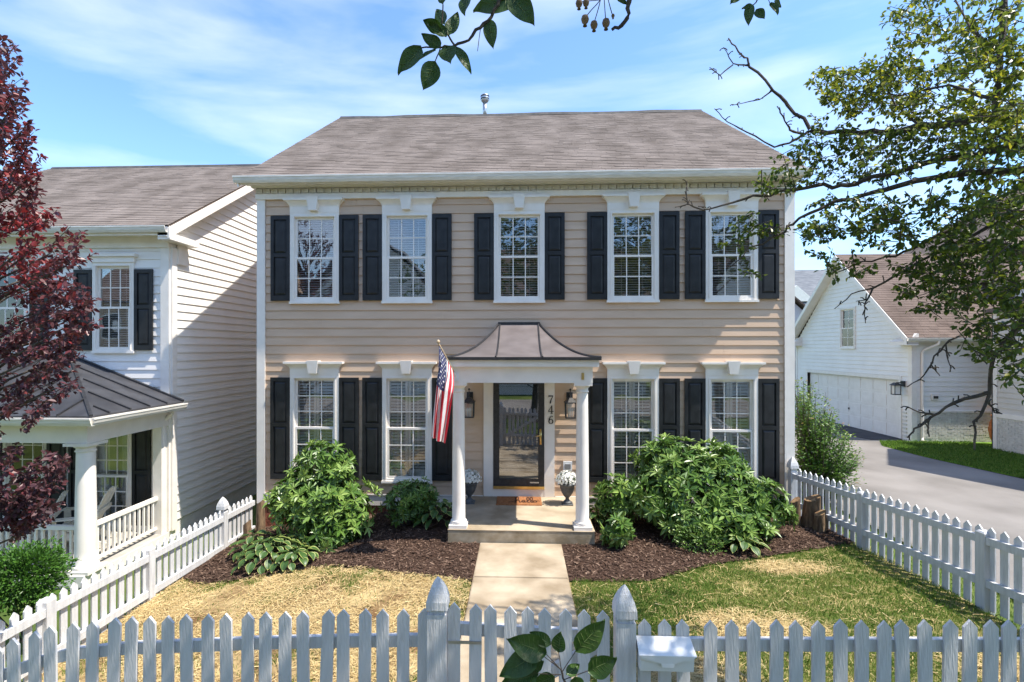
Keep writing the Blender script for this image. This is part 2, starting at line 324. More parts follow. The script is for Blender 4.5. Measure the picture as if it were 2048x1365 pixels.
m = MB(); m.add([(x, y, gz(x, y)+0.03) for x, y in AP]+[(x, y, gz(x, y)-0.1) for x, y in AP], [tuple(range(5))]+[(i,5+i,5+(i+1)%5,(i+1)%5) for i in range(5)]); struct(m.build('driveway_apron', 'dark_asphalt'))
# street behind the viewer
m = MB(); m.box(-80, -22, -0.3, 80, -14, -0.10); struct(m.build('road', 'asphalt'))
m = MB(); m.box(-80, -13.9, -0.3, 6.0, -13.75, 0.03); struct(m.build('kerb', 'concrete'))

# ------------------------------------------------------------------ siding, roofs, windows
def lap_board(x0, x1, z0, z1, lap0, lap1, proud=0.024, back=0.004):
    yb = lambda z: -(back+(proud-back)*(1-(z-lap0)/(lap1-lap0)))
    m = MB(); a, b = yb(z0), yb(z1)
    m.hexa([(x0,a,z0),(x1,a,z0),(x1,0.0,z0),(x0,0.0,z0),(x0,b,z1),(x1,b,z1),(x1,0.0,z1),(x0,0.0,z1)]); return m
def siding(parent, x0, x1, z0, z1, holes, matn, lap=0.17, M=None, clip=None, seams=True, name='siding_board'):
    """lap siding on the plane y=0 (outside is -y); M places it; clip(z)->(x0,x1) trims to a gable"""
    z = z0; k = 0
    while z < z1-0.02:
        t = min(z+lap, z1); hs = [h for h in holes if h[1] > x0 and h[0] < x1 and h[3] > z+0.001 and h[2] < t-0.001]
        a, b = (x0, x1) if clip is None else clip((z+t)/2)
        if b-a > 0.05:
            segs = [(a, b, z, t)]
            for h in hs:
                new = []
                for (p, q, r, s) in segs:
                    if h[1] <= p or h[0] >= q: new.append((p, q, r, s)); continue
                    if h[0] > p: new.append((p, h[0], r, s))
                    if h[1] < q: new.append((h[1], q, r, s))
                    if h[2] > r+0.004: new.append((max(p, h[0]), min(q, h[1]), r, h[2]))
                    if h[3] < s-0.004: new.append((max(p, h[0]), min(q, h[1]), h[3], s))
                segs = new
            fin = []
            for sgm in segs:
                if seams and not hs and sgm[1]-sgm[0] > 4:
                    c = sgm[0]+1.1+(k*2.37) % 2.5
                    while c < sgm[1]-0.8: 
                        fin.append((sgm[0], c-0.001, sgm[2], sgm[3])); sgm = (c+0.001, sgm[1], sgm[2], sgm[3]); c += 3.66
                fin.append(sgm)
            for (p, q, r, s) in fin:
                if q-p < 0.01: continue
                mm = lap_board(p, q, r, s, z, z+lap)
                if clip is not None and len(hs) == 0:
                    (a0, b0), (a1, b1) = clip(z), clip(t)
                    if abs(p-a) < 1e-6: mm.v[0] = (a0,*mm.v[0][1:]); mm.v[3] = (a0,*mm.v[3][1:]); mm.v[4] = (a1,*mm.v[4][1:]); mm.v[7] = (a1,*mm.v[7][1:])
                    if abs(q-b) < 1e-6: mm.v[1] = (b0,*mm.v[1][1:]); mm.v[2] = (b0,*mm.v[2][1:]); mm.v[5] = (b1,*mm.v[5][1:]); mm.v[6] = (b1,*mm.v[6][1:])
                if M is not None: mm.v = [tuple(M @ Vector(v)) for v in mm.v]
                mm.build(name, matn, parent)
        z = t; k += 1
def wall_cells(m, x0, x1, z0, z1, holes, y0, y1):
    xs = sorted({x0, x1, *[h[0] for h in holes], *[h[1] for h in holes]}); zs = sorted({z0, z1, *[h[2] for h in holes], *[h[3] for h in holes]})
    for i in range(len(xs)-1):
        for k in range(len(zs)-1):
            cx, cz = (xs[i]+xs[i+1])/2, (zs[k]+zs[k+1])/2
            if any(h[0] < cx < h[1] and h[2] < cz < h[3] for h in holes): continue
            m.box(xs[i], y0, zs[k], xs[i+1], y1, zs[k+1])
def shingles(parent, x0, x1, ye, ze, yr, zr, matn, M=None, exp=0.125, tab=0.30, name='shingles'):
    """stepped, staggered tabs from the eave (ye,ze) to the ridge (yr,zr)"""
    dy, dz = yr-ye, zr-ze; Ls = sqrt(dy*dy+dz*dz); d = Vector((0, dy/Ls, dz/Ls)); nn = Vector((0, -dz/Ls, dy/Ls))
    if nn.z < 0: nn = -nn
    n = int(Ls/exp)+1; m = MB()
    for r in range(n):
        s0, s1 = r*exp, min((r+1)*exp+0.05, Ls)
        x = x0-(0.15 if r % 2 else 0)-(r % 5)*0.03; rt = random.uniform(0.95, 1.03)
        while x < x1:
            wd = tab*random.choice((1, 1, 1, 0.62, 1.3)); a, b = max(x, x0), min(x+wd-0.004, x1); x += wd
            if b-a < 0.01: continue
            th = random.choice((0.011, 0.012, 0.015)); base = s0+random.uniform(-0.004, 0.004)
            lo = Vector((0, ye, ze))+d*base; hi = Vector((0, ye, ze))+d*s1
            p = [lo, lo, hi, hi, lo+nn*th, lo+nn*th, hi+nn*0.002, hi+nn*0.002]; X = [a, b, b, a]*2
            P = [Vector((X[i], p[i].y, p[i].z)) for i in range(8)]
            m.add([P[0], P[1], P[4], P[5], P[6], P[7]], [(0,1,3,2), (2,3,4,5), (0,2,5), (1,4,3)], 0, min(1.0, max(0.35, rt*random.gauss(0.88, 0.05))))
    if M is not None: m.v = [tuple(M @ Vector(v)) for v in m.v]
    return stuff(m.build(name, matn, parent))
WM = {}
def window_meshes(key, w, h, case, cols, rows, blind, header=True, hh=0.27, sashmat='trim'):
    """local frame: x right, z up, outside is -y; origin at the bottom-left corner of the casing"""
    d = {}; m = MB(); c = case
    m.box(0, -0.055, 0, c, 0.10, h); m.box(w-c, -0.055, 0, w, 0.10, h); m.box(c, -0.055, h-c*0.9, w-c, 0.10, h); m.box(c, -0.055, 0, w-c, 0.10, c*0.75)
    m.box(-0.012, -0.075, -0.02, w+0.012, -0.0, 0.022)
    e = 0.022
    m.box(c-0.03, -0.068, c*0.75-0.02, c-0.03+e, -0.054, h-c*0.9+0.03); m.box(w-c+0.008, -0.068, c*0.75-0.02, w-c+0.03, -0.054, h-c*0.9+0.03); m.box(c-0.008, -0.068, h-c*0.9+0.008, w-c+0.008, -0.054, h-c*0.9+0.03)
    d['casing'] = m.mesh('window', 'trim')
    x0, x1, z0, z1 = c, w-c, c*0.75, h-c*0.9; zm = (z0+z1)/2
    def sash(za, zb, y):
        s = MB(); f = 0.042
        s.box(x0, y, za, x0+f, y+0.04, zb); s.box(x1-f, y, za, x1, y+0.04, zb); s.box(x0+f, y, za, x1-f, y+0.04, za+f); s.box(x0+f, y, zb-f, x1-f, y+0.04, zb)
        gx0, gx1, gz0, gz1 = x0+f, x1-f, za+f, zb-f; b = 0.018; pn = []
        for i in range(1, cols):
            xx = gx0+(gx1-gx0)*i/cols; s.box(xx-b/2, y+0.010, gz0, xx+b/2, y+0.028, gz1)
        for k in range(1, rows):
            zz = gz0+(gz1-gz0)*k/rows; s.box(gx0, y+0.011, zz-b/2, gx1, y+0.027, zz+b/2)
        pw, ph = (gx1-gx0)/cols, (gz1-gz0)/rows
        for i in range(cols):
            for k in range(rows): pn.append((gx0+pw*i, y+0.019, gz0+ph*k))
        return s.mesh('sash', sashmat), pn, pw, ph
    d['s1'], p1, pw, ph = sash(zm-0.02, z1, 0.0); d['s2'], p2, pw2, ph2 = sash(z0, zm+0.02, -0.042+0.0)
    g = MB(); g.box(0.002, -0.002, 0.002, pw-0.002, 0.002, ph-0.002); d['pane'] = g.mesh('pane', 'window_glass'); d['panes'] = p1+p2
    b = MB()
    if blind == 'slats':
        z = z0+0.03
        while z < z1-0.04:
            b.hexa([(x0+0.01,0.085,z),(x1-0.01,0.085,z),(x1-0.01,0.122,z+0.017),(x0+0.01,0.122,z+0.017),(x0+0.01,0.085,z+0.004),(x1-0.01,0.085,z+0.004),(x1-0.01,0.122,z+0.021),(x0+0.01,0.122,z+0.021)]); z += 0.046
        for q in (0.25, 0.75): b.box(x0+(x1-x0)*q, 0.08, z0, x0+(x1-x0)*q+0.006, 0.083, z1)
        b.box(x0+0.005, 0.08, z1-0.05, x1-0.005, 0.13, z1)
        d['blind'] = b.mesh('blind', 'blind')
    elif blind == 'shutters':
        xm = (x0+x1)/2
        for (a, c2) in ((x0+0.005, xm-0.004), (xm+0.004, x1-0.005)):
            b.box(a, 0.058, z0, a+0.05, 0.085, z1); b.box(c2-0.05, 0.058, z0, c2, 0.085, z1)
            b.box(a+0.05, 0.058, z0, c2-0.05, 0.085, z0+0.16); b.box(a+0.05, 0.058, z1-0.07, c2-0.05, 0.085, z1)
            z = z0+0.18
            while z < z1-0.09:
                b.hexa([(a+0.05,0.048,z),(c2-0.05,0.048,z),(c2-0.05,0.096,z+0.030),(a+0.05,0.096,z+0.030),(a+0.05,0.048,z+0.008),(c2-0.05,0.048,z+0.008),(c2-0.05,0.096,z+0.038),(a+0.05,0.096,z+0.038)]); z += 0.060
            b.box((a+c2)/2-0.006, 0.043, z0+0.2, (a+c2)/2+0.006, 0.049, z1-0.1)
        d['blind'] = b.mesh('interior_shutter', 'blind')
    elif blind == 'curtain':
        for (a, c2) in ((x0, x0+(x1-x0)*0.34), (x1-(x1-x0)*0.34, x1)):
            n = 14; vs = []; fs = []
            for i in range(n+1):
                x = a+(c2-a)*i/n; y = 0.13+0.025*sin(i*1.7)
                vs += [(x, y, z0), (x, y, z1)]
            for i in range(n): fs.append((2*i, 2*i+2, 2*i+3, 2*i+1))
            b.add(vs, fs)
        d['blind'] = b.mesh('curtain', 'curtain', True)
    if header:
        H = MB(); o = 0.085
        H.box(0, -0.06, h, w, 0.0, h+hh*0.42)
        z2 = h+hh*0.42; n = 6
        for i in range(n):                         # cove crown, stepping out
            t0, t1 = i/n, (i+1)/n; q0, q1 = o*t0**1.7, o*t1**1.7; za, zb = z2+hh*0.42*t0, z2+hh*0.42*t1
            H.hexa([(-q0,-0.06-q0,za),(w+q0,-0.06-q0,za),(w+q0,0,za),(-q0,0,za),(-q1,-0.06-q1,zb),(w+q1,-0.06-q1,zb),(w+q1,0,zb),(-q1,0,zb)])
        H.box(-o-0.012, -0.06-o-0.012, h+hh*0.84, w+o+0.012, 0, h+hh)
        d['header'] = H.mesh('header', 'trim')
        K = MB(); kc = w/2; K.hexa([(kc-0.078,-0.165,h+hh*0.10),(kc+0.078,-0.165,h+hh*0.10),(kc+0.078,-0.02,h+hh*0.10),(kc-0.078,-0.02,h+hh*0.10),(kc-0.115,-0.178,h+hh+0.02),(kc+0.115,-0.178,h+hh+0.02),(kc+0.115,-0.02,h+hh+0.02),(kc-0.115,-0.02,h+hh+0.02)])
        d['keystone'] = K.mesh('keystone', 'trim')
    d['hole'] = (x0, x1, z0, z1); WM[key] = d
def window(parent, key, loc, rot=None):
    d = WM[key]; o = put(d['casing'], 'window', parent, loc, rot)
    for s in ('s1', 's2'): sub(d[s], 'sash', o)
    for p in d['panes']: sub(d['pane'], 'pane', o, p)
    if 'blind' in d: stuff(sub(d['blind'], d['blind'].name.split('.')[0], o))
    if 'header' in d: sub(d['header'], 'header', o); sub(d['keystone'], 'keystone', o)
    return o
SM = {}
def shutter_meshes(key, w, h):
    m = MB(); st = 0.062; t0, t1 = -0.036, 0.0; mid = h*0.535
    m.box(0, t0, 0, st, t1, h); m.box(w-st, t0, 0, w, t1, h); m.box(st, t0, 0, w-st, t1, 0.10); m.box(st, t0, h-0.075, w-st, t1, h); m.box(st, t0, mid-0.035, w-st, t1, mid+0.035)
    m.box(st, -0.012, 0.1, w-st, t1-0.002, h-0.07)
    for (x, z) in ((0.03, h*0.13), (w-0.03, h*0.13), (0.03, h*0.87), (w-0.03, h*0.87)): m.lathe([(0.009, 0), (0.006, 0.004)], (x, 0, z), 6) if False else m.box(x-0.006, t0-0.004, z-0.006, x+0.006, t0, z+0.006)
    ps = []
    for (a, b) in ((0.10, mid-0.035), (mid+0.035, h-0.075)):
        p = MB(); x0, x1, z0, z1 = st+0.012, w-st-0.012, a+0.012, b-0.012; e = 0.035
        p.add([(x0,-0.014,z0),(x1,-0.014,z0),(x1,-0.014,z1),(x0,-0.014,z1),(x0+e,-0.031,z0+e),(x1-e,-0.031,z0+e),(x1-e,-0.031,z1-e),(x0+e,-0.031,z1-e)], [(4,5,6,7),(0,1,5,4),(1,2,6,5),(2,3,7,6),(3,0,4,7),(0,3,2,1)])
        ps.append(p.mesh('panel', 'shutter'))
    SM[key] = (m.mesh('shutter', 'shutter'), ps)
def shutter(parent, key, loc, rot=None):
    a, ps = SM[key]; o = put(a, 'shutter', parent, loc, rot)
    for p in ps: sub(p, 'panel', o)
    return o
def gutter_run(m, a, b, w=0.12, h=0.12):       # a,b: back top edge ends; outside is -y
    prof = [(0,0,0),(0,0,-h),(0,-w*0.55,-h),(0,-w*0.80,-h*0.62),(0,-w*0.9,-h*0.30),(0,-w,-0.02),(0,-w,0.004),(0,-w+0.018,0.004),(0,-w+0.018,-0.014),(0,-w*0.72,-h*0.7),(0,-0.02,-h+0.015),(0,-0.02,0)]
    m.prism(prof, a, b)

# ================================================================== main house
HOUSE = thing('house', (0, 0, 0), 'tan two storey house with black shutters and brown shingle roof', 'house')
X0, X1, ZB, ZT = -5.15, 5.14, 0.21, 6.0
UW = [-4.49, -2.67, -0.50, 1.66, 3.50]; LW = [-4.49, -2.67, 1.66, 3.50]
window_meshes('up', 0.97, 1.75, 0.09, 3, 2, 'slats')
window_meshes('low', 0.97, 2.08, 0.09, 3, 3, 'shutters', hh=0.25)
shutter_meshes('up', 0.378, 1.66); shutter_meshes('low', 0.385, 1.985)
holes = []
for x in UW: q = WM['up']['hole']; holes.append((x+q[0]-0.02, x+q[1]+0.02, 3.93+q[2]-0.02, 3.93+q[3]+0.02))
for x in LW: q = WM['low']['hole']; holes.append((x+q[0]-0.02, x+q[1]+0.02, 0.45+q[2]-0.02, 0.45+q[3]+0.02))
holes.append((-0.62, 0.58, 0.0, 2.62))
siding(HOUSE, X0+0.16, X1-0.17, ZB, ZT, holes, 'siding_tan')
m = MB(); wall_cells(m, X0, X1, -0.6, 6.3, holes, 0.003, 0.16)
m.box(X0, 0.163, -0.6, X0+0.16, 10.4, 6.3); m.box(X1-0.16, 0.163, -0.6, X1, 10.4, 6.3); m.box(X0+0.163, 10.24, -0.6, X1-0.163, 10.4, 6.3)
m.build('wall', 'siding_tan', HOUSE)
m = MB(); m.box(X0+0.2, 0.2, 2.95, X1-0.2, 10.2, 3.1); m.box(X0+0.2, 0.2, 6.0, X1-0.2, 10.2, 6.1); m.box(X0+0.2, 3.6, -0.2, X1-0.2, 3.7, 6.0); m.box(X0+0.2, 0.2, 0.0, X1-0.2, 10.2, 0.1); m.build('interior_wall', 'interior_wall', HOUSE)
for (a, b) in ((X0-0.006, X0+0.155), (X1-0.175, X1+0.006)):
    m = MB(); m.box(a, -0.045, 0.0, b, 0.0, 5.955); m.build('corner_board', 'trim', HOUSE)
m = MB(); m.box(X0-0.012, -0.0, 0.0, X0-0.0005, 0.16, 5.955); m.box(X1+0.0065, 0.0, 0.0, X1+0.018, 0.16, 5.955); m.build('corner_board', 'trim', HOUSE)
m = MB(); m.box(X0+0.155, -0.040, -0.01, -0.712, 0.0, ZB-0.003); m.box(X0+0.155, -0.055, ZB-0.02, -0.712, -0.040, ZB); m.build('skirt_board', 'trim', HOUSE)
m = MB(); m.box(0.672, -0.040, -0.01, X1-0.175, 0.0, ZB-0.003); m.box(0.672, -0.055, ZB-0.02, X1-0.175, -0.040, ZB); m.build('skirt_board', 'trim', HOUSE)
m = MB(); z = -0.55; r = 0
while z < -0.02:
    x = X0-(0.1 if r % 2 else 0)
    while x < X1:
        a, b = max(x, X0), min(x+0.203, X1)
        if b-a > 0.02: m.box(a, -0.018+random.uniform(-0.002,0.002), z, b-0.01, 0.002, z+0.058, 0, random.uniform(0.5, 0.99))
        x += 0.213
    z += 0.060; r += 1
stuff(m.build('foundation_bricks', 'brick_red', HOUSE))
# frieze, dentils, soffit, gutter
m = MB(); m.box(X0-0.02, -0.075, 5.95, X1+0.02, -0.0, 6.055); m.box(X0-0.02, -0.055, 6.055, X1+0.02, 0.0, 6.16); m.build('frieze_board', 'trim', HOUSE)
dm = MB(); dm.box(-0.064, -0.03, 0, 0.064, 0, 0.082); dme = dm.mesh('dentil', 'trim_weathered')
x = X0+0.06
while x < X1-0.02: put(dme, 'dentil', HOUSE, (x, -0.058, 6.064)); x += 0.152
m = MB(); n = 5
for i in range(n):
    t0, t1 = i/n, (i+1)/n; f = lambda t: (-0.115-0.19*(1-cos(t*pi/2)), 6.16+0.075*sin(t*pi/2))
    (ya, za), (yb, zb) = f(t0), f(t1); m.hexa([(X0-0.07,ya,za),(X1+0.07,ya,za),(X1+0.07,-0.02,za),(X0-0.07,-0.02,za),(X0-0.07-0.1*t1,yb,zb),(X1+0.07+0.1*t1,yb,zb),(X1+0.07+0.1*t1,-0.02,zb),(X0-0.07-0.1*t1,-0.02,zb)])
m.box(X0-0.22, -0.335, 6.236, X1+0.10, 0.0, 6.25); m.build('soffit', 'soffit', HOUSE)
RX0, RX1, YE, ZE, YR, ZR = -5.34, 5.24, -0.40, 6.27, 5.2, 9.84
m = MB(); m.box(RX0, -0.355, 6.15, RX1, -0.337, 6.295); m.build('fascia', 'trim', HOUSE)
m = MB(); gutter_run(m, (-5.41, -0.358, 6.285), (5.27, -0.358, 6.285), 0.115, 0.118); m.build('gutter', 'gutter', HOUSE)
shingles(HOUSE, RX0, RX1, YE, ZE, YR, ZR, 'shingle')
m = MB(); sl_ = (ZR-ZE)/(YR-YE)
for s in (1,):
    m.hexa([(RX0+0.01,YE+0.02,ZE-0.03),(RX1-0.01,YE+0.02,ZE-0.03),(RX1-0.01,YR,ZR-0.03),(RX0+0.01,YR,ZR-0.03),(RX0+0.01,YE+0.02,ZE-0.004),(RX1-0.01,YE+0.02,ZE-0.004),(RX1-0.01,YR,ZR-0.004),(RX0+0.01,YR,ZR-0.004)])
    m.hexa([(RX0+0.01,YR+0.001,ZR-0.03),(RX1-0.01,YR+0.001,ZR-0.03),(RX1-0.01,2*YR-YE,ZE-0.03),(RX0+0.01,2*YR-YE,ZE-0.03),(RX0+0.01,YR+0.001,ZR-0.004),(RX1-0.01,YR+0.001,ZR-0.004),(RX1-0.01,2*YR-YE,ZE-0.004),(RX0+0.01,2*YR-YE,ZE-0.004)])
m.build('roof_deck', 'plain_roof_brown', HOUSE)
for (a, b, wx) in ((X0-0.002, X0+0.15, -1), (X1-0.15, X1+0.002, 1)):       # gable ends
    m = MB(); m.add([(a,0.0,6.25),(a,10.4,6.25),(a,5.2,9.72),(b,0.0,6.25),(b,10.4,6.25),(b,5.2,9.72)], [(0,1,2),(5,4,3),(0,3,4,1),(1,4,5,2),(2,5,3,0)]); m.build('gable_wall', 'siding_tan', HOUSE)
for (a, b) in ((RX0-0.012, RX0+0.01), (RX1-0.01, RX1+0.012)):
    m = MB()
    for (ya, za, yb, zb) in ((YE-0.0,ZE,YR,ZR),(YR,ZR,2*YR-YE,ZE)):
        m.hexa([(a,ya,za-0.17),(b,ya,za-0.17),(b,yb,zb-0.17),(a,yb,zb-0.17),(a,ya,za-0.005),(b,ya,za-0.005),(b,yb,zb-0.005),(a,yb,zb-0.005)])
    m.build('rake_board', 'trim', HOUSE)
m = MB(); xs = strip(RX0+0.05, RX1-0.05, 16)
for i in range(16):
    j0, j1 = [0.012*sin(q*1.9)+0.006*sin(q*5.1) for q in (xs[i], xs[i+1])]
    m.hexa([(xs[i],YR-0.14,ZR-0.075+j0),(xs[i+1],YR-0.14,ZR-0.075+j1),(xs[i+1],YR+0.14,ZR-0.075+j1),(xs[i],YR+0.14,ZR-0.075+j0),(xs[i],YR-0.05,ZR+0.035+j0),(xs[i+1],YR-0.05,ZR+0.035+j1),(xs[i+1],YR+0.05,ZR+0.035+j1),(xs[i],YR+0.05,ZR+0.035+j0)])
m.build('ridge_vent', 'ridge_vent', HOUSE)
m = MB(); m.lathe([(0.075,0),(0.075,0.25)], (-1.04,5.42,9.62), 16); vp = m.build('vent_pipe', 'galvanised', HOUSE, True)
m = MB(); m.lathe([(0.062,0.25),(0.062,0.72)], (-1.04,5.42,9.62), 16); m.lathe([(0.065,0.70),(0.112,0.74),(0.125,0.78),(0.125,0.90),(0.09,0.935),(0.02,0.95)], (-1.04,5.42,9.62), 16); m.build('vent_cap', 'galvanised', vp, True)
m = MB(); m.lathe([(0.13,0.78),(0.13,0.815)], (-1.04,5.42,9.62), 16); m.lathe([(0.13,0.86),(0.13,0.895)], (-1.04,5.42,9.62), 16); m.build('vent_band', 'dark_metal', vp, True)
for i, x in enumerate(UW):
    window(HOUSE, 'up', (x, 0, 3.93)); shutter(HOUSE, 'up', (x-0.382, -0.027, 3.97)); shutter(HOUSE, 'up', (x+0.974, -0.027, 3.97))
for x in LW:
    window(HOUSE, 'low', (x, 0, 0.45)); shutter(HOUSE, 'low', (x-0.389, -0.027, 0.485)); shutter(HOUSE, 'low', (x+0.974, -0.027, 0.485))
# front door
m = MB(); m.box(-0.70,-0.05,0.195,-0.515,0.12,2.6); m.box(0.465,-0.05,0.195,0.66,0.12,2.6); m.box(-0.515,-0.05,2.43,0.465,0.12,2.6); m.box(-0.515,-0.045,0.195,0.465,0.12,0.345)
m.box(-0.73,-0.065,2.52,0.69,-0.05,2.6); DTRIM = m.build('door_frame', 'trim', HOUSE)
m = MB(); a, b, c, d = -0.512, 0.462, 0.40, 2.427
m.box(a,-0.062,c,a+0.115,-0.02,d); m.box(b-0.115,-0.062,c,b,-0.02,d); m.box(a+0.115,-0.062,c,b-0.115,-0.02,c+0.14); m.box(a+0.115,-0.062,d-0.075,b-0.115,-0.02,d)
DOOR = m.build('storm_door', 'dark_metal', HOUSE)
m = MB(); m.box(a+0.112,-0.045,c+0.13,b-0.112,-0.037,d-0.07); m.build('door_glass', 'door_glass', DOOR)
m = MB(); m.box(a,-0.075,0.346,b,-0.02,0.397); m.build('threshold', 'brass', DOOR)
m = MB(); m.box(a+0.10,0.055,0.40,b-0.10,0.058,0.66); m.build('kick_plate', 'kick_gold', DOOR)
m = MB(); m.box(a,0.06,0.36,b,0.10,2.44); m.build('inner_door', 'door_paint', HOUSE)
m = MB(); m.box(0.372,-0.068,1.20,0.412,-0.06,1.50); m.tube([(0.39,-0.068,1.38),(0.39,-0.11,1.38),(0.34,-0.125,1.375),(0.29,-0.12,1.36)],[0.011,0.011,0.010,0.008],8); m.lathe([(0.0,0),(0.014,0.0),(0.014,0.02)],(0.39,-0.066,1.44),8); m.build('door_handle', 'brass', DOOR, True)
m = MB(); m.box(0.19,-0.066,0.46,0.36,-0.061,0.485); m.build('door_plate', 'galvanised', DOOR)
# house number 7 4 6 (serif figures)
def stroke(m, pts, wds, y, depth=0.012):
    P = [Vector((p[0], 0, p[1])) for p in pts]; n = len(P); Lf = []; Rt = []
    for i in range(n):
        d = (P[min(i+1,n-1)]-P[max(i-1,0)]).normalized(); s = Vector((-d.z, 0, d.x))*wds[i]/2; Lf.append(P[i]+s); Rt.append(P[i]-s)
    for i in range(n-1):
        q = [Rt[i], Rt[i+1], Lf[i+1], Lf[i]]
        m.hexa([Vector((v.x,y-depth,v.z)) for v in q]+[Vector((v.x,y,v.z)) for v in q])
def digit(ch, cx, z0, h=0.155):
    m = MB(); s = h; T = lambda pts: [(cx+(x-0.3)*s, z0+z*s) for x, z in pts]; W = lambda ws: [q*s for q in ws]
    if ch == '7':
        stroke(m, T([(0.03,0.93),(0.6,0.93)]), W([0.15,0.12]), -0.051); stroke(m, T([(0.05,0.98),(0.05,0.74)]), W([0.05,0.03]), -0.0512)
        stroke(m, T([(0.58,0.92),(0.42,0.62),(0.30,0.32),(0.25,0.0)]), W([0.05,0.09,0.14,0.17]), -0.0514)
    elif ch == '4':
        stroke(m, T([(0.43,1.0),(0.43,0.02)]), W([0.12,0.13]), -0.051); stroke(m, T([(0.43,0.98),(0.02,0.30)]), W([0.05,0.06]), -0.0512)
        stroke(m, T([(0.0,0.27),(0.66,0.27)]), W([0.07,0.07]), -0.0514); stroke(m, T([(0.28,0.02),(0.58,0.02)]), W([0.04,0.04]), -0.0516)
    else:
        pts = []; ws = []
        for k in range(21):
            t = 2*pi*k/20; pts.append((0.32+0.24*cos(t), 0.30+0.27*sin(t))); ws.append(0.06+0.08*abs(cos(t)))
        stroke(m, T(pts), W(ws), -0.051)
        stroke(m, T([(0.55,0.86),(0.50,0.95),(0.38,0.95),(0.22,0.80),(0.11,0.58),(0.08,0.36)]), W([0.10,0.05,0.05,0.09,0.13,0.13]), -0.0512)
    m.build('house_number', 'number_black', HOUSE)
for ch, z in (('7', 1.985), ('4', 1.79), ('6', 1.595)): digit(ch, 0.585, z)
# outlet box
o = thing('outlet_cover', (0.91, -0.02, 0.70), 'white weatherproof outlet cover on tan siding beside the door', 'outlet')
m = MB(); m.box(0.825,-0.05,0.70,0.995,-0.02,0.88); m.build('housing', 'mailbox_paint', o)
m = MB(); m.box(0.855,-0.062,0.735,0.965,-0.05,0.83); m.build('cover', 'plastic_grey', o)

# ------------------------------------------------------------------ portico
PORT = thing('portico', (0.015, -0.95, 0), 'white front portico with swept metal roof on two round columns', 'portico')
m = MB(); m.box(-1.13,-1.92,-0.15,1.16,-0.001,0.188); m.build('step_slab', ['concrete_edge'], PORT)
m = MB(); m.box(-1.135,-1.925,0.1885,1.165,-0.052,0.197); m.build('porch_floor', 'concrete', PORT)
TX0, TX1, BX0, BX1, PZ0, PZ1 = -0.40, 0.36, -1.18, 1.235, 2.895, 3.51
def prof(t): return PZ0+(PZ1-PZ0)*(1-t)**2.0
n = 14; m = MB()
def PL(t, side): X = (TX0+(BX0-TX0)*t) if side < 0 else (TX1+(BX1-TX1)*t); return Vector((X, -0.06-1.95*t, prof(t)))
vs = []; fs = []
for i in range(n+1):
    t = i/n; a, b = PL(t,-1), PL(t,1); vs += [a, Vector((-0.38, a.y, a.z)), Vector((0.35, b.y, b.z)), b, Vector((a.x, -0.0, a.z)), Vector((b.x, -0.0, b.z))]
for i in range(n):
    k = i*6
    for c in range(3): fs.append((k+c, k+6+c, k+7+c, k+1+c))
    fs += [(k+4, k+10, k+6, k), (k+3, k+9, k+11, k+5)]
m.add(vs, fs); PR = m.build('roof', 'porch_metal', PORT, True)
for pts in ([PL(i/n,-1)+Vector((0,0,0.008)) for i in range(n+1)], [PL(i/n,1)+Vector((0,0,0.008)) for i in range(n+1)]):
    m = MB(); m.tube(pts, 0.022, 6); m.build('hip_seam', 'dark_metal', PR)
for xx in (-0.38, 0.35):
    m = MB()
    for i in range(n): m.bar(Vector((xx,-0.06-1.95*i/n,prof(i/n)+0.012)), Vector((xx,-0.06-1.95*(i+1)/n,prof((i+1)/n)+0.012)), 0.02, 0.03)
    m.build('roof_seam', 'dark_metal', PR)
m = MB(); m.box(TX0-0.02,-0.10,PZ1-0.035,TX1+0.02,-0.026,PZ1+0.03); m.build('roof_flashing', 'dark_metal', PR)
m = MB(); m.box(BX0-0.012,-2.03,PZ0-0.035,BX1+0.012,-2.0,PZ0+0.012); m.box(BX0-0.012,-2.0,PZ0-0.035,BX0+0.015,-0.03,PZ0+0.012); m.box(BX1-0.015,-2.0,PZ0-0.035,BX1+0.012,-0.03,PZ0+0.012); m.build('drip_edge', 'dark_metal', PR)
m = MB(); m.box(BX0+0.02,-1.985,2.755,BX1-0.02,-0.03,2.862); m.build('cornice', 'trim', PORT)
m = MB(); m.box(-1.10,-1.90,2.50,1.13,-1.62,2.757); m.box(-1.10,-1.62,2.50,-0.84,-0.03,2.757); m.box(0.87,-1.62,2.50,1.13,-0.03,2.757); m.build('beam', 'trim', PORT)
m = MB(); m.box(-0.84,-1.62,2.72,0.87,-0.03,2.75); m.build('ceiling', 'trim', PORT)
def column(parent, x, y, z0, z1, r, nm='column'):
    H = z1-z0; m = MB(); p = [(r*1.18,0.055),(r*1.22,0.08),(r*1.18,0.105),(r*1.02,0.115)]
    for i in range(9): t = i/8; p.append((r*(1.0-0.16*t**1.6), 0.12+(H-0.28)*t))
    p += [(r*0.95,H-0.15),(r*0.97,H-0.135),(r*0.86,H-0.125),(r*0.86,H-0.09),(r*1.10,H-0.065),(r*1.22,H-0.045)]
    m.lathe(p, (x,y,z0), 28); c = m.build(nm, 'trim', parent, True)
    mod = c.modifiers.new('e', 'EDGE_SPLIT'); mod.split_angle = radians(40)
    m = MB(); q = r*1.35; m.box(x-q,y-q,z0,x+q,y+q,z0+0.055); m.build('base', 'trim', c)
    m = MB(); m.box(x-q,y-q,z1-0.045,x+q,y+q,z1); m.build('capital', 'trim', c)
    return c
column(PORT, -0.98, -1.755, 0.197, 2.50, 0.105); column(PORT, 0.985, -1.755, 0.197, 2.50, 0.105)
m = MB(); m.box(0.955,-1.915,2.555,0.995,-1.90,2.66); m.build('mount_plate', 'brass', PORT)
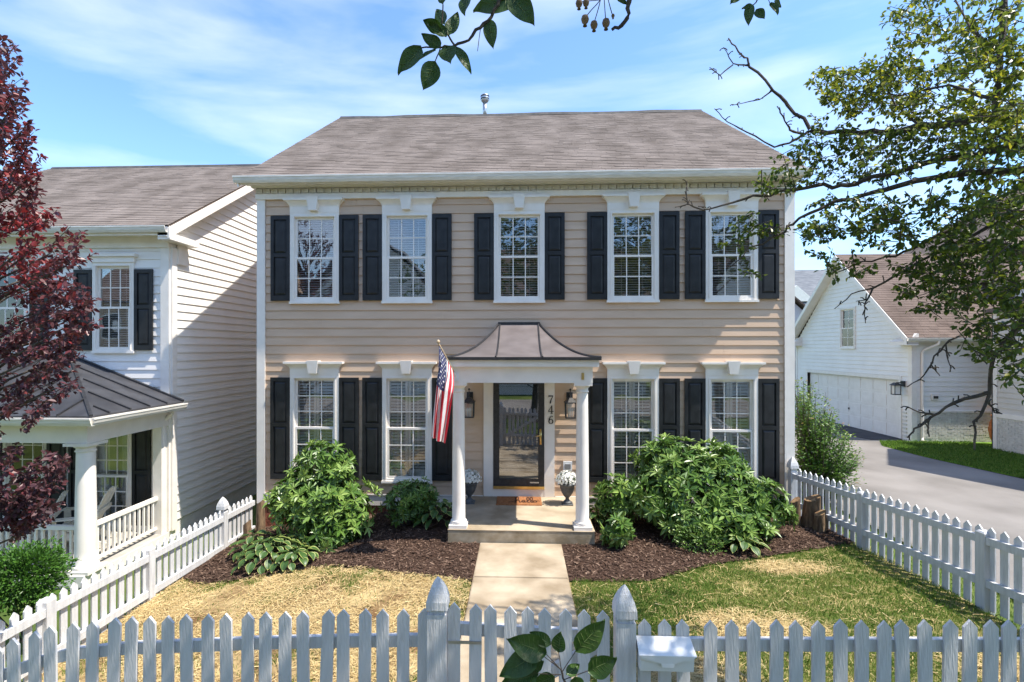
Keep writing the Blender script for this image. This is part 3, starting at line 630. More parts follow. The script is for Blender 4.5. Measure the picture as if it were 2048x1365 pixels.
# doormat
o = thing('doormat', (-0.02, -0.36, 0.197), 'brown coir doormat lettered hello before the front door', 'doormat')
m = MB(); m.hexa([(-0.435,-0.62,0.1975),(0.40,-0.62,0.1975),(0.40,-0.10,0.1975),(-0.435,-0.10,0.1975),(-0.43,-0.615,0.216),(0.395,-0.615,0.216),(0.395,-0.105,0.216),(-0.43,-0.105,0.216)]); m.build('mat_pad', 'coir', o)
def script(m, pts, w0, ox, oy, s, z):
    P = [Vector((ox+x*s, oy+y*s*1.35, z)) for x, y in pts]
    for i in range(len(P)-1):
        d = (P[i+1]-P[i]); 
        if d.length < 1e-6: continue
        sd = Vector((-d.y, d.x, 0)).normalized()*w0/2; e = d.normalized()*w0*0.3
        m.hexa([P[i]-sd-e, P[i+1]-sd+e, P[i+1]+sd+e, P[i]+sd-e]+[q+Vector((0,0,0.0025)) for q in (P[i]-sd-e, P[i+1]-sd+e, P[i+1]+sd+e, P[i]+sd-e)])
def loop(cx, cy, rx, ry, a0, a1, n=14): return [(cx+rx*cos(radians(a0+(a1-a0)*i/n)), cy+ry*sin(radians(a0+(a1-a0)*i/n))) for i in range(n+1)]
hello = [(-0.6,0.1),(-0.2,0.25)]+loop(0.25,1.1,0.16,0.5,-60,230)+[(0.05,0.0)]+loop(0.33,0.35,0.17,0.25,180,0)+[(0.5,0.05),(0.62,0.02)]+[(0.78,0.22)]+loop(0.92,0.32,0.15,0.26,-20,320)+[(1.15,0.08)]+loop(1.42,1.0,0.12,0.5,-70,230)+[(1.40,0.05),(1.5,0.02)]+loop(1.78,1.0,0.12,0.5,-70,230)+[(1.76,0.05),(1.9,0.05)]+loop(2.12,0.3,0.2,0.26,170,540)+[(2.45,0.5),(2.6,0.42)]
m = MB(); script(m, hello, 0.022, -0.10, -0.50, 0.175, 0.2165); m.build('lettering', 'ink', o)
# wall lanterns
def lantern(x, label):
    o = thing('wall_lantern', (x, -0.024, 1.73), label, 'lantern', 'lanterns flanking the front door')
    y = -0.20
    m = MB(); m.box(x-0.06,-0.045,1.97,x+0.06,-0.022,2.20); m.tube([(x,-0.045,2.13),(x,-0.11,2.17),(x,y,2.16),(x,y,2.13)],[0.012]*4,8); m.tube([(x,y,2.12),(x,y,2.27)],[0.012,0.008],8); m.lathe([(0.018,0.0),(0.022,0.015),(0.006,0.035)],(x,y,2.25),8); m.build('bracket', 'dark_metal', o)
    m = MB(); a, b = 0.105, 0.035
    m.hexa([(x-a,y-a,2.03),(x+a,y-a,2.03),(x+a,y+a,2.03),(x-a,y+a,2.03),(x-b,y-b,2.11),(x+b,y-b,2.11),(x+b,y+b,2.11),(x-b,y+b,2.11)]); m.box(x-a-0.008,y-a-0.008,2.015,x+a+0.008,y+a+0.008,2.032); m.build('cap', 'dark_metal', o)
    m = MB(); a, b = 0.092, 0.085
    for sx in (-1,1):
        for sy in (-1,1): m.bar((x+sx*b,y+sy*b,1.75),(x+sx*a,y+sy*a,2.016),0.014,0.014)
    m.box(x-b-0.01,y-b-0.01,1.73,x+b+0.01,y+b+0.01,1.752); m.build('cage', 'dark_metal', o)
    m = MB(); m.box(x-0.082,y-0.082,1.753,x+0.082,y+0.082,2.014); m.build('lamp_glass', 'lamp_glass', o)
    for dx, dy in ((-0.03,0.0),(0.03,-0.01),(0.0,0.03)):
        m = MB(); m.lathe([(0.010,0),(0.010,0.09),(0.013,0.095),(0.016,0.125),(0.004,0.165)],(x+dx,y+dy,1.753),8); m.build('candle_bulb', 'bulb', o, True)
lantern(-0.965, 'black glass wall lantern left of the front door, behind the flag column'); lantern(0.945, 'black glass wall lantern right of the house number')
# urns with white flowers
def urn(x, y, label):
    o = thing('flower_urn', (x, y, 0.197), label, 'flower pot', 'flower urns on the porch'); z = 0.197
    m = MB(); m.box(x-0.10,y-0.10,z,x+0.10,y+0.10,z+0.025); m.lathe([(0.095,0.025),(0.075,0.05),(0.035,0.09),(0.032,0.12),(0.06,0.15),(0.105,0.22),(0.13,0.30),(0.135,0.345),(0.165,0.365),(0.165,0.38),(0.13,0.38),(0.12,0.33)],(x,y,z),22); m.build('urn', 'urn', o, True)
    n = 300; d = rdir(n); d[:,2] = np.abs(d[:,2])*0.9-0.12; c = np.array([x,y,z+0.44]); P = c+d*np.array([0.21,0.21,0.20])*RNG.uniform(0.72,1.12,(n,1))
    m = MB()
    for p, q in zip(P, d):
        q = Vector(q).normalized(); u = q.orthogonal().normalized(); v = q.cross(u); p = Vector(p); r = random.uniform(0.022,0.034); a0 = random.random()*6
        pts = [p]+[p+(u*cos(a0+2*pi*k/10)+v*sin(a0+2*pi*k/10))*r*(1.0 if k % 2 else 0.55)+q*0.006 for k in range(10)]
        m.add(pts, [(0,1+k,1+(k+1) % 10) for k in range(10)])
    stuff(m.build('flowers', 'petal', o))
    n = 260; d = rdir(n); d[:,2] = np.abs(d[:,2])*0.9-0.15; P = c+d*np.array([0.19,0.19,0.18])*RNG.uniform(0.4,1.0,(n,1))
    leaves('leaves', P, d+rdir(n)*0.6, rdir(n)+[0,0,1], RNG.uniform(0.03,0.05,n), RNG.uniform(0.012,0.02,n), RNG.uniform(0,0.8,n), 'boxwood_leaf', o)
urn(-0.93, -0.48, 'dark urn of white flowers in shade behind the left porch column'); urn(0.86, -0.50, 'dark urn of white flowers in sun by the right porch column')
# flag
FL = thing('flag', (-1.0, -1.90, 2.62), 'striped american flag hanging from angled pole on portico', 'flag')
pb, ptip = Vector((-1.0,-1.90,2.60)), Vector((-1.205,-2.42,3.12)); pdv = (ptip-pb)
m = MB(); m.tube([pb, pb+pdv*0.5, ptip], [0.013,0.012,0.011], 8); m.build('pole', 'wood_pole', FL, True)
m = MB(); m.lathe([(0.0,-0.01),(0.024,0.0),(0.028,0.02),(0.015,0.045),(0.0,0.05)], tuple(ptip), 10); m.build('finial', 'wood_pole', FL, True)
m = MB(); m.box(-1.04,-1.915,2.53,-0.96,-1.90,2.66); m.tube([pb+Vector((0,0.01,-0.02)), pb+pdv*0.14], [0.02,0.018], 8); m.build('bracket', 'mailbox_paint', FL)
def flagp(s, t):      # s along the pole from its tip, t along the fly, hanging
    h = ptip-pdv*(0.03+0.78*s); g = min(1.0, t*3.2); x0 = ptip.x+0.02
    x = h.x*(1-g)+(x0+0.0+0.25*s**1.5*(0.72+0.28*(1-t)))*g - 0.12*t*g
    y = h.y*(1-g)+(ptip.y+0.12*s)*g
    fold = 0.055*sin(s*15.0+t*1.6)*min(1, t*4)
    z = h.z - 1.36*t*(1-0.06*s) + 0.20*s*t
    return Vector((x+0.012*sin(s*23+t*4)*g, y+fold, z))
ns, ntt = 52, 34; vs = []; fs = []; mi = []
for i in range(ns+1):
    for k in range(ntt+1): vs.append(flagp(i/ns, k/ntt))
for i in range(ns):
    for k in range(ntt):
        a = i*(ntt+1)+k; fs.append((a, a+1, a+ntt+2, a+ntt+1)); st = int((i+0.5)/ns*13)
        mi.append(2 if (st < 7 and (k+0.5)/ntt < 0.40) else (0 if st % 2 == 0 else 1))
m = MB(); m.add(vs, fs); m.m = mi; CLOTH = m.build('cloth', ['flag_red','flag_white','flag_blue'], FL, True)
m = MB()
for r in range(9):
    for c in range(6 if r % 2 == 0 else 5):
        s = (r+1)/10*7/13; t = 0.40*((c+0.5)/6 if r % 2 == 0 else (c+1)/6)
        for sg in (1,-1):
            du = (flagp(s+0.01,t)-flagp(s-0.01,t)).normalized(); dv = (flagp(s,t+0.01)-flagp(s,t-0.01)).normalized(); q = du.cross(dv).normalized(); p = flagp(s,t)+q*0.004*sg
            pts = [p]+[p+(du*cos(2*pi*k/10)+dv*sin(2*pi*k/10))*(0.020 if k % 2 == 0 else 0.008) for k in range(10)]
            m.add(pts, [(0,1+k,1+(k+1) % 10) for k in range(10)])
stuff(m.build('stars', 'flag_white', CLOTH))

# ================================================================== neighbour house on the left
LH = thing('neighbour_house', (-9.5, 0.1, -0.7), 'white sided house with metal roofed porch left of the tan house', 'house')
MF = Matrix.Translation((0, 0.1, 0))
MS = Matrix(((0,-1,0,-7.0),(1,0,0,0.1),(0,0,1,0),(0,0,0,1)))
window_meshes('nu', 0.86, 1.80, 0.085, 3, 2, 'slats', header=False); window_meshes('nl', 0.92, 2.0, 0.085, 3, 3, 'curtain', header=False)
shutter_meshes('nu', 0.375, 1.62); shutter_meshes('nl', 0.375, 1.98)
NU = [-8.575, -10.75]; NL = [-8.68, -10.45]; holes = []
for x in NU: q = WM['nu']['hole']; holes.append((x+q[0]-0.02, x+q[1]+0.02, 2.96+q[2]-0.02, 2.96+q[3]+0.02))
for x in NL: q = WM['nl']['hole']; holes.append((x+q[0]-0.02, x+q[1]+0.02, -0.52+q[2]-0.02, -0.52+q[3]+0.02))
siding(LH, -12.5, -7.16, -0.62, 5.05, holes, 'siding_white', M=MF)
gcl = lambda z: (max(0.15, (z-5.50)/0.588), 8.8-max(0.15, (z-5.50)/0.588))
siding(LH, 0.15, 8.65, -0.45, 8.0, [], 'siding_white', M=MS, clip=gcl, seams=False)
m = MB(); wall_cells(m, -13.5, -7.003, -1.1, 5.5, holes, 0.103, 0.25); m.box(-7.15, 0.25, -1.1, -7.003, 8.9, 5.5); m.box(-13.5, 8.75, -1.1, -7.15, 8.9, 5.5); m.box(-13.5, 0.25, -1.1, -13.35, 8.75, 5.5)
m.add([(-7.15,0.1,5.5),(-7.15,8.9,5.5),(-7.15,4.5,8.08),(-7.004,0.1,5.5),(-7.004,8.9,5.5),(-7.004,4.5,8.08)], [(0,1,2),(5,4,3),(0,3,4,1),(1,4,5,2),(2,5,3,0)]); m.build('wall', 'siding_white', LH)
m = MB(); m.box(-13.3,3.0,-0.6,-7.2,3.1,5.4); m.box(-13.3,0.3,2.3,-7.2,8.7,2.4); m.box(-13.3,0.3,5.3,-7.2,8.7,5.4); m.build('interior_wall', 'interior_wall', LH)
m = MB(); m.box(-7.17,0.055,-0.62,-6.997,0.0995,5.06); m.box(-7.0,0.0997,-0.62,-6.955,0.25,5.06); m.build('corner_board', 'trim', LH)
m = MB(); m.box(-13.5,0.03,5.05,-6.99,0.099,5.27); m.box(-13.5,-0.30,5.27,-6.8,0.099,5.285); m.build('frieze_board', 'trim', LH)
m = MB(); m.box(-13.6,-0.31,5.22,-6.74,-0.295,5.40); m.build('fascia', 'trim', LH)
m = MB(); gutter_run(m, (-13.6,-0.312,5.38), (-6.76,-0.312,5.38), 0.115, 0.115); m.build('gutter', 'gutter', LH)
# rake with its boxed return
m = MB(); A = (-0.33, 5.36); B = (4.5, 8.20); C_ = (9.33, 5.36)
for (p, q) in ((A, B), (B, C_)):
    m.hexa([(-6.76,p[0],p[1]-0.20),(-6.725,p[0],p[1]-0.20),(-6.725,q[0],q[1]-0.20),(-6.76,q[0],q[1]-0.20),(-6.76,p[0],p[1]),(-6.725,p[0],p[1]),(-6.725,q[0],q[1]),(-6.76,q[0],q[1])])
    m.hexa([(-6.95,p[0],p[1]-0.17),(-6.762,p[0],p[1]-0.17),(-6.762,q[0],q[1]-0.17),(-6.95,q[0],q[1]-0.17),(-6.95,p[0],p[1]-0.15),(-6.762,p[0],p[1]-0.15),(-6.762,q[0],q[1]-0.15),(-6.95,q[0],q[1]-0.15)])
m.build('rake_board', 'trim', LH)
m = MB(); m.box(-6.97,-0.31,5.14,-6.724,0.62,5.27); m.hexa([(-6.97,-0.30,5.272),(-6.73,-0.30,5.272),(-6.73,0.60,5.272),(-6.97,0.60,5.272),(-6.97,-0.30,5.40),(-6.95,-0.30,5.29),(-6.95,0.60,5.29),(-6.97,0.60,5.40)]); m.box(-6.962,0.25,4.75,-6.93,0.55,5.14); m.build('eave_return', 'trim', LH)
shingles(LH, -13.6, -6.735, -0.35, 5.40, 4.5, 8.23, 'shingle')
m = MB(); m.hexa([(-13.6,-0.33,5.37),(-6.745,-0.33,5.37),(-6.745,4.5,8.20),(-13.6,4.5,8.20),(-13.6,-0.33,5.395),(-6.745,-0.33,5.395),(-6.745,4.5,8.222),(-13.6,4.5,8.222)]); m.hexa([(-13.6,4.501,8.20),(-6.745,4.501,8.20),(-6.745,9.33,5.37),(-13.6,9.33,5.37),(-13.6,4.501,8.222),(-6.745,4.501,8.222),(-6.745,9.33,5.395),(-13.6,9.33,5.395)]); m.build('roof_deck', 'plain_roof_brown', LH)
m = MB(); m.hexa([(-13.5,4.38,8.165),(-6.8,4.38,8.165),(-6.8,4.62,8.165),(-13.5,4.62,8.165),(-13.5,4.46,8.265),(-6.8,4.46,8.265),(-6.8,4.54,8.265),(-13.5,4.54,8.265)]); m.build('ridge_vent', 'ridge_vent', LH)
for x in NU:
    window(LH, 'nu', (x, 0.1, 2.96)); shutter(LH, 'nu', (x-0.385, 0.072, 3.0)); shutter(LH, 'nu', (x+0.87, 0.072, 3.0))
    m = MB(); m.box(x-0.02,0.02,4.76,x+0.88,0.0995,4.87); m.box(x-0.07,-0.03,4.87,x+0.93,0.0995,4.925); m.build('window_header', 'trim', LH)
for x in NL: window(LH, 'nl', (x, 0.1, -0.52)); shutter(LH, 'nl', (x-0.39, 0.072, -0.5)); shutter(LH, 'nl', (x+0.93, 0.072, -0.5))
# porch of the neighbour house
PF = -0.62
m = MB(); m.box(-13.0,-1.98,-1.0,-7.0,0.05,PF); m.build('porch_floor', 'porch_floor', LH)
m = MB(); m.box(-13.0,-2.0,-0.80,-6.985,-1.982,PF+0.001); m.box(-6.998,-1.98,-0.80,-6.985,0.05,PF+0.001); m.build('porch_skirt', 'trim', LH)
EX, EY, EZ, AX, AZ = -6.70, -2.20, 1.98, -9.05, 2.90
m = MB(); m.add([(AX,0.055,AZ),(EX,EY,EZ),(EX,0.055,EZ),(-13.2,0.055,AZ),(-13.2,EY,EZ),(EX,EY,EZ-0.03),(EX,0.055,EZ-0.03),(-13.2,EY,EZ-0.03)], [(0,1,2),(3,4,1,0),(4,7,5,1),(1,5,6,2)]); PRF = m.build('porch_roof', 'metal_roof', LH)
hip = Vector((EX-AX, EY-0.055, EZ-AZ))
m = MB(); m.bar(Vector((AX,0.055,AZ+0.01)), Vector((EX,EY,EZ+0.012)), 0.05, 0.03); m.build('hip_seam', 'dark_metal', PRF)
m = MB(); m.bar((AX,0.045,AZ+0.012), (EX,0.045,EZ+0.012), 0.06, 0.05); m.bar((-13.2,0.045,AZ+0.012), (AX,0.045,AZ+0.012), 0.06, 0.05); m.build('wall_flashing', 'dark_metal', PRF)
for k in range(1, 5):                      # standing seams on the side slope
    y = 0.055-k*0.47; t = (0.055-y)/(0.055-EY); a = Vector((AX,0.055,AZ))+hip*t
    m = MB(); m.bar(a+Vector((0.12,0,0.01-0.12*0.39)), (EX,y,EZ+0.014), 0.03, 0.03); m.build('roof_seam', 'dark_metal', PRF)
for k in range(1, 9):
    x = EX-k*0.55; t = min(1.0, (EX-x)/(EX-AX)); y0 = EY*t+0.055*(1-t); y0 = EY+(0.055-EY)*t
    m = MB(); m.bar((x,y0,EZ+(AZ-EZ)*t+0.014), (x,EY,EZ+0.014), 0.03, 0.03); m.build('roof_seam', 'dark_metal', PRF)
m = MB(); gutter_run(m, (-13.2,EY+0.0,EZ-0.03), (EX+0.06,EY,EZ-0.03), 0.10, 0.12)
g2 = MB(); gutter_run(g2, (0,0,0), (2.30,0,0), 0.10, 0.12); MG = Matrix(((0,-1,0,EX),(1,0,0,EY-0.05),(0,0,1,EZ-0.03),(0,0,0,1))); m.add([tuple(MG @ Vector(v)) for v in g2.v], g2.f); m.build('porch_gutter', 'gutter', LH)
m = MB(); m.box(-13.0,-1.92,1.50,-7.0,-1.62,1.86); m.box(-7.30,-1.62,1.50,-7.0,0.05,1.86); m.box(-13.0,-2.15,1.86,-6.72,0.05,1.90); m.build('porch_beam', 'trim', LH)
column(LH, -7.15, -1.77, PF, 1.50, 0.155, 'porch_column'); column(LH, -10.1, -1.77, PF, 1.50, 0.155, 'porch_column')
m = MB(); m.box(-7.22,-0.10,PF,-7.04,0.05,1.5); m.build('pilaster', 'trim', LH)
m = MB(); m.box(-7.19,-1.62,0.05,-7.11,-0.10,0.115); m.box(-7.17,-1.62,-0.53,-7.13,-0.10,-0.48); m.build('rail', 'trim', LH)
m = MB(); m.box(-9.95,-1.81,0.05,-7.30,-1.73,0.115); m.box(-9.95,-1.79,-0.53,-7.30,-1.75,-0.48); m.build('rail', 'trim', LH)
bm_ = MB(); bm_.box(-0.018,-0.018,-0.48,0.018,0.018,0.05); bme = bm_.mesh('baluster', 'trim')
for k in range(12): put(bme, 'baluster', LH, (-7.15, -1.54+k*0.122, 0))
for k in range(21): put(bme, 'baluster', LH, (-7.40-k*0.122, -1.77, 0))
m = MB(); m.tube([(-6.86,-0.02,1.83),(-6.88,-0.02,1.74),(-7.03,-0.02,1.62),(-7.06,-0.02,1.52),(-7.06,-0.02,-0.7)],[0.036]*5,8); m.build('downspout', 'trim', LH)
def porch_chair(x, y, rz, label):
    o = thing('porch_chair', (x, y, PF), label, 'chair', 'chairs on the neighbour porch'); R = Matrix.Translation((x,y,PF)) @ Matrix.Rotation(rz, 4, 'Z')
    def bp(nm, f):
        m = MB(); f(m); m.v = [tuple(R @ Vector(v)) for v in m.v]; m.build(nm, 'chair_wood', o)
    for k in range(6):
        xx = -0.25+k*0.10; bp('back_slat', lambda m: m.bar((xx,0.22,0.34),(xx*1.12,0.50,1.05-abs(k-2.5)*0.02),0.085,0.018,(0,1,0)))
    for k in range(5): bp('seat_slat', lambda m: m.box(-0.29,-0.30+k*0.105,0.385-k*0.012,0.29,-0.21+k*0.105,0.405-k*0.012))
    for sx in (-1,1):
        bp('leg', lambda m: m.box(sx*0.31-0.02,-0.34,0,sx*0.31+0.02,-0.24,0.60)); bp('leg', lambda m: m.bar((sx*0.29,-0.28,0.36),(sx*0.29,0.50,0.04),0.03,0.11)); bp('arm', lambda m: m.box(sx*0.36-0.07,-0.38,0.60,sx*0.36+0.07,0.36,0.625))
    bp('back_rail', lambda m: m.box(-0.34,0.36,0.60,0.34,0.40,0.68))
porch_chair(-8.15, -0.75, radians(-68), 'slatted cream chair on the neighbour porch beside the far column railing'); porch_chair(-7.75, -0.05-0.45, radians(-62), 'slatted cream chair on the neighbour porch nearest the dark shutter') if False else porch_chair(-8.75, -1.15, radians(-60), 'slatted cream chair on the neighbour porch, left of the round column')

# ================================================================== garage house on the right
GH = thing('garage_house', (16.5, 12.8, -0.3), 'white sided garage with steep gable and wide door beyond the driveway', 'garage')
GX, GY0, GY1, GB = 13.8, 9.0, 16.75, -0.30
MG = Matrix(((0,1,0,GX),(-1,0,0,GY1),(0,0,1,0),(0,0,0,1)))      # local x runs towards the viewer
MGS = Matrix.Translation((0, GY0, 0))
dl0, dl1 = GY1-15.7, GY1-9.62
window_meshes('ga', 1.02, 1.72, 0.08, 2, 2, 'curtain', header=False)
wx = GY1-13.10; q = WM['ga']['hole']; gholes = [(dl0, dl1, GB-0.1, 1.88), (wx+q[0]-0.02, wx+q[1]+0.02, 3.02+q[2]-0.02, 3.02+q[3]+0.02)]
hw = (GY1-GY0)/2; gsl = (7.0-3.25)/hw
gc2 = lambda z: (max(0.12, (z-3.25)/gsl), 2*hw-max(0.12, (z-3.25)/gsl))
siding(GH, 0.12, 2*hw-0.12, 0.84, 6.9, gholes, 'siding_white', M=MG, clip=gc2, seams=False)
siding(GH, GX+0.14, 20.0, 0.84, 3.3, [], 'siding_white', M=MGS, seams=False)
m = MB(); wall_cells(m, 0, 2*hw, GB-0.4, 3.3, gholes[:1]+[(gholes[1][0],gholes[1][1],3.08,3.3)], 0.003, 0.15)
wall_cells(m, 2.2, 2*hw-2.2, 3.3, 5.2, [(gholes[1][0],gholes[1][1],3.3,gholes[1][3])], 0.003, 0.15)
for a in (0, 1):
    p = [(0.0,3.3),(2.2,3.3),(2.2,5.2+0.17)] if a == 0 else [(2*hw,3.3),(2*hw-2.2,5.2+0.17),(2*hw-2.2,3.3)]
    m.add([(x,0.003,z) for x,z in p]+[(x,0.15,z) for x,z in p], [(0,1,2),(5,4,3)])
p = [(2.2,5.2),(2*hw-2.2,5.2),(hw,6.95)]; m.add([(x,0.003,z) for x,z in p]+[(x,0.15,z) for x,z in p], [(0,1,2),(5,4,3)])
m.v = [tuple(MG @ Vector(v)) for v in m.v]; m.box(GX+0.151, GY0+0.003, GB-0.4, 20, GY0+0.15, 3.3); m.build('wall', 'siding_white', GH)
m = MB(); m.box(GX-0.035,GY0-0.035,GB,GX-0.003,GY0+0.14,3.3); m.box(GX-0.003,GY0-0.035,GB,GX+0.14,GY0-0.003,3.3); m.build('corner_board', 'trim', GH)
m = MB(); m.box(GX-0.035,GY1-0.14,GB,GX-0.003,GY1,3.3); m.build('corner_board', 'trim', GH)
m = MB()          # door casing
def gb(m, a, b, c, d, y0, y1):
    k = MB(); k.box(a, y0, c, b, y1, d); m.add([tuple(MG @ Vector(v)) for v in k.v], k.f)
gb(m, dl0-0.14, dl0, GB-0.1, 1.88, -0.035, 0.12); gb(m, dl1, dl1+0.14, GB-0.1, 1.88, -0.035, 0.12); gb(m, dl0-0.14, dl1+0.14, 1.88, 2.02, -0.036, 0.12); m.build('garage_door_casing', 'trim', GH)
m = MB(); gb(m, dl0, dl1, GB-0.05, 1.88, 0.10, 0.12); GD = m.build('garage_door', 'trim', GH)
rows, cols = 4, 8; ph = (1.88-GB-0.03)/rows; pw = (dl1-dl0)/cols
for r in range(rows):
    for c in range(cols):
        m = MB(); gb(m, dl0+c*pw+0.06, dl0+(c+1)*pw-0.06, GB+0.03+r*ph+0.07, GB+0.03+(r+1)*ph-0.06, 0.088, 0.099); m.build('door_panel', 'trim', GD)
    m = MB(); gb(m, dl0, dl1, GB+0.03+r*ph+0.004, GB+0.03+r*ph+0.045, 0.092, 0.099); m.build('door_rail', 'trim', GD)
m = MB(); gb(m, dl0, dl1, GB-0.05, GB+0.03, 0.085, 0.0985); m.build('bottom_seal', 'dark_metal', GD)
m = MB(); gb(m, (dl0+dl1)/2-0.08, (dl0+dl1)/2+0.0, GB+0.75, GB+0.83, 0.07, 0.088); m.build('door_handle', 'dark_metal', GD)
o = window(GH, 'ga', tuple(MG @ Vector((wx, 0, 3.02))), (0, 0, radians(-90)))
m = MB(); m.box(GX-0.02,GY0-0.06,0.78,20,GY0-0.003,0.84); m.build('water_table', 'trim', GH)
m = MB(); z = GB-0.05; r = 0
while z < 0.76:
    x = GX+0.14-(0.1 if r % 2 else 0)
    while x < 19:
        a = max(x, GX+0.14); m.box(a, GY0-0.035+random.uniform(-0.006,0.004), z, x+0.20, GY0-0.003, z+0.06, 0, random.uniform(0.8,0.99)); x += 0.212
    x = 0
    while x < GY1-GY0:
        lx0 = x+(0.1 if r % 2 else 0); lx1 = lx0+0.2
        if (lx1 < dl0-0.15 or lx0 > dl1+0.15) and lx1 < 2*hw-0.14 and lx0 > 0.14:
            k = MB(); k.box(lx0, -0.03+random.uniform(-0.004,0.003), z, lx1, -0.003, z+0.06); m.add([tuple(MG @ Vector(v)) for v in k.v], k.f, 0, random.uniform(0.8,0.99))
        x += 0.212
    z += 0.07; r += 1
stuff(m.build('painted_bricks', 'brick_white', GH))
# roof
GRX = 13.42; apz = 7.03; gyr = (GY0+GY1)/2; eo = 0.32
shingles(GH, GRX, 20.5, GY0-eo, 3.40-0.0, gyr, apz, 'shingle_dark', exp=0.15)
m = MB(); ez = 3.40
for (ya, yb) in ((GY0-eo, gyr), (2*gyr-GY0+eo, gyr)):
    m.hexa([(GRX+0.01,ya,ez-0.03),(20.5,ya,ez-0.03),(20.5,yb,apz-0.03),(GRX+0.01,yb,apz-0.03),(GRX+0.01,ya,ez-0.004),(20.5,ya,ez-0.004),(20.5,yb,apz-0.004),(GRX+0.01,yb,apz-0.004)])
m.build('roof_deck', 'plain_roof_brown', GH)
m = MB()
for (ya, yb) in ((GY0-eo, gyr), (2*gyr-GY0+eo, gyr)):
    m.hexa([(GRX-0.03,ya,ez-0.22),(GRX,ya,ez-0.22),(GRX,yb,apz-0.22),(GRX-0.03,yb,apz-0.22),(GRX-0.03,ya,ez-0.01),(GRX,ya,ez-0.01),(GRX,yb,apz-0.01),(GRX-0.03,yb,apz-0.01)])
    m.hexa([(GRX+0.001,ya,ez-0.20),(GX,ya,ez-0.20),(GX,yb,apz-0.20),(GRX+0.001,yb,apz-0.20),(GRX+0.001,ya,ez-0.18),(GX,ya,ez-0.18),(GX,yb,apz-0.18),(GRX+0.001,yb,apz-0.18)])
m.build('rake_board', 'trim', GH)
for (a, b) in ((GY0-eo, GY0+0.55), (GY1-0.55, GY1+eo)):
    m = MB(); m.box(GRX-0.028,a,3.14,GX-0.005,b,3.27); m.hexa([(GRX-0.02,a,3.272),(GX-0.005,a,3.272),(GX-0.005,b,3.272),(GRX-0.02,b,3.272),(GX-0.05,a,3.55),(GX-0.005,a,3.55),(GX-0.005,b-0.35,3.55),(GX-0.05,b-0.35,3.55)]); m.build('eave_return', 'trim', GH)
m = MB(); gutter_run(m, (GRX-0.03,GY0-eo+0.01,3.39), (20.4,GY0-eo+0.01,3.39), 0.12, 0.12); m.build('gutter', 'gutter', GH)
m = MB(); m.box(GX-0.0,GY0-eo+0.01,3.235,20,GY0-0.003,3.26); m.box(GX+0.14,GY0-0.04,3.1,20,GY0-0.0035,3.235); m.build('soffit', 'soffit', GH)
m = MB(); m.tube([(14.45,GY0-0.36,3.30),(14.44,GY0-0.34,3.18),(14.15,GY0-0.10,2.98),(14.10,GY0-0.075,2.88),(14.10,GY0-0.075,-0.1),(14.02,GY0-0.2,-0.2)],[0.045]*6,8); m.build('downspout', 'trim', GH)
m = MB(); m.box(14.42,GY0-0.08,1.22,14.66,GY0-0.02,1.42); eb = m.build('vent_cover', 'trim', GH)
m = MB(); m.box(14.47,GY0-0.10,1.27,14.62,GY0-0.08,1.36); m.build('vent_flap', 'dark_metal', eb)
o = thing('garage_lamp', (13.7, 9.35, 1.5), 'small black wall lamp beside the white garage door', 'lamp')
m = MB(); m.box(13.70,9.27,1.66,13.76,9.43,1.86); m.bar((13.72,9.35,1.80),(13.50,9.35,1.80),0.03,0.03); m.hexa([(13.34,9.20,1.70),(13.64,9.20,1.70),(13.64,9.50,1.70),(13.34,9.50,1.70),(13.44,9.30,1.80),(13.54,9.30,1.80),(13.54,9.40,1.80),(13.44,9.40,1.80)]); m.box(13.38,9.24,1.36,13.60,9.46,1.39)
for a in (13.39, 13.585):
    for b in (9.255, 9.445): m.bar((a,b,1.38),(a,b,1.70),0.02,0.02)
m.build('frame', 'dark_metal', o); m = MB(); m.box(13.41,9.27,1.391,13.57,9.43,1.698); m.build('lamp_glass', 'bulb', o)

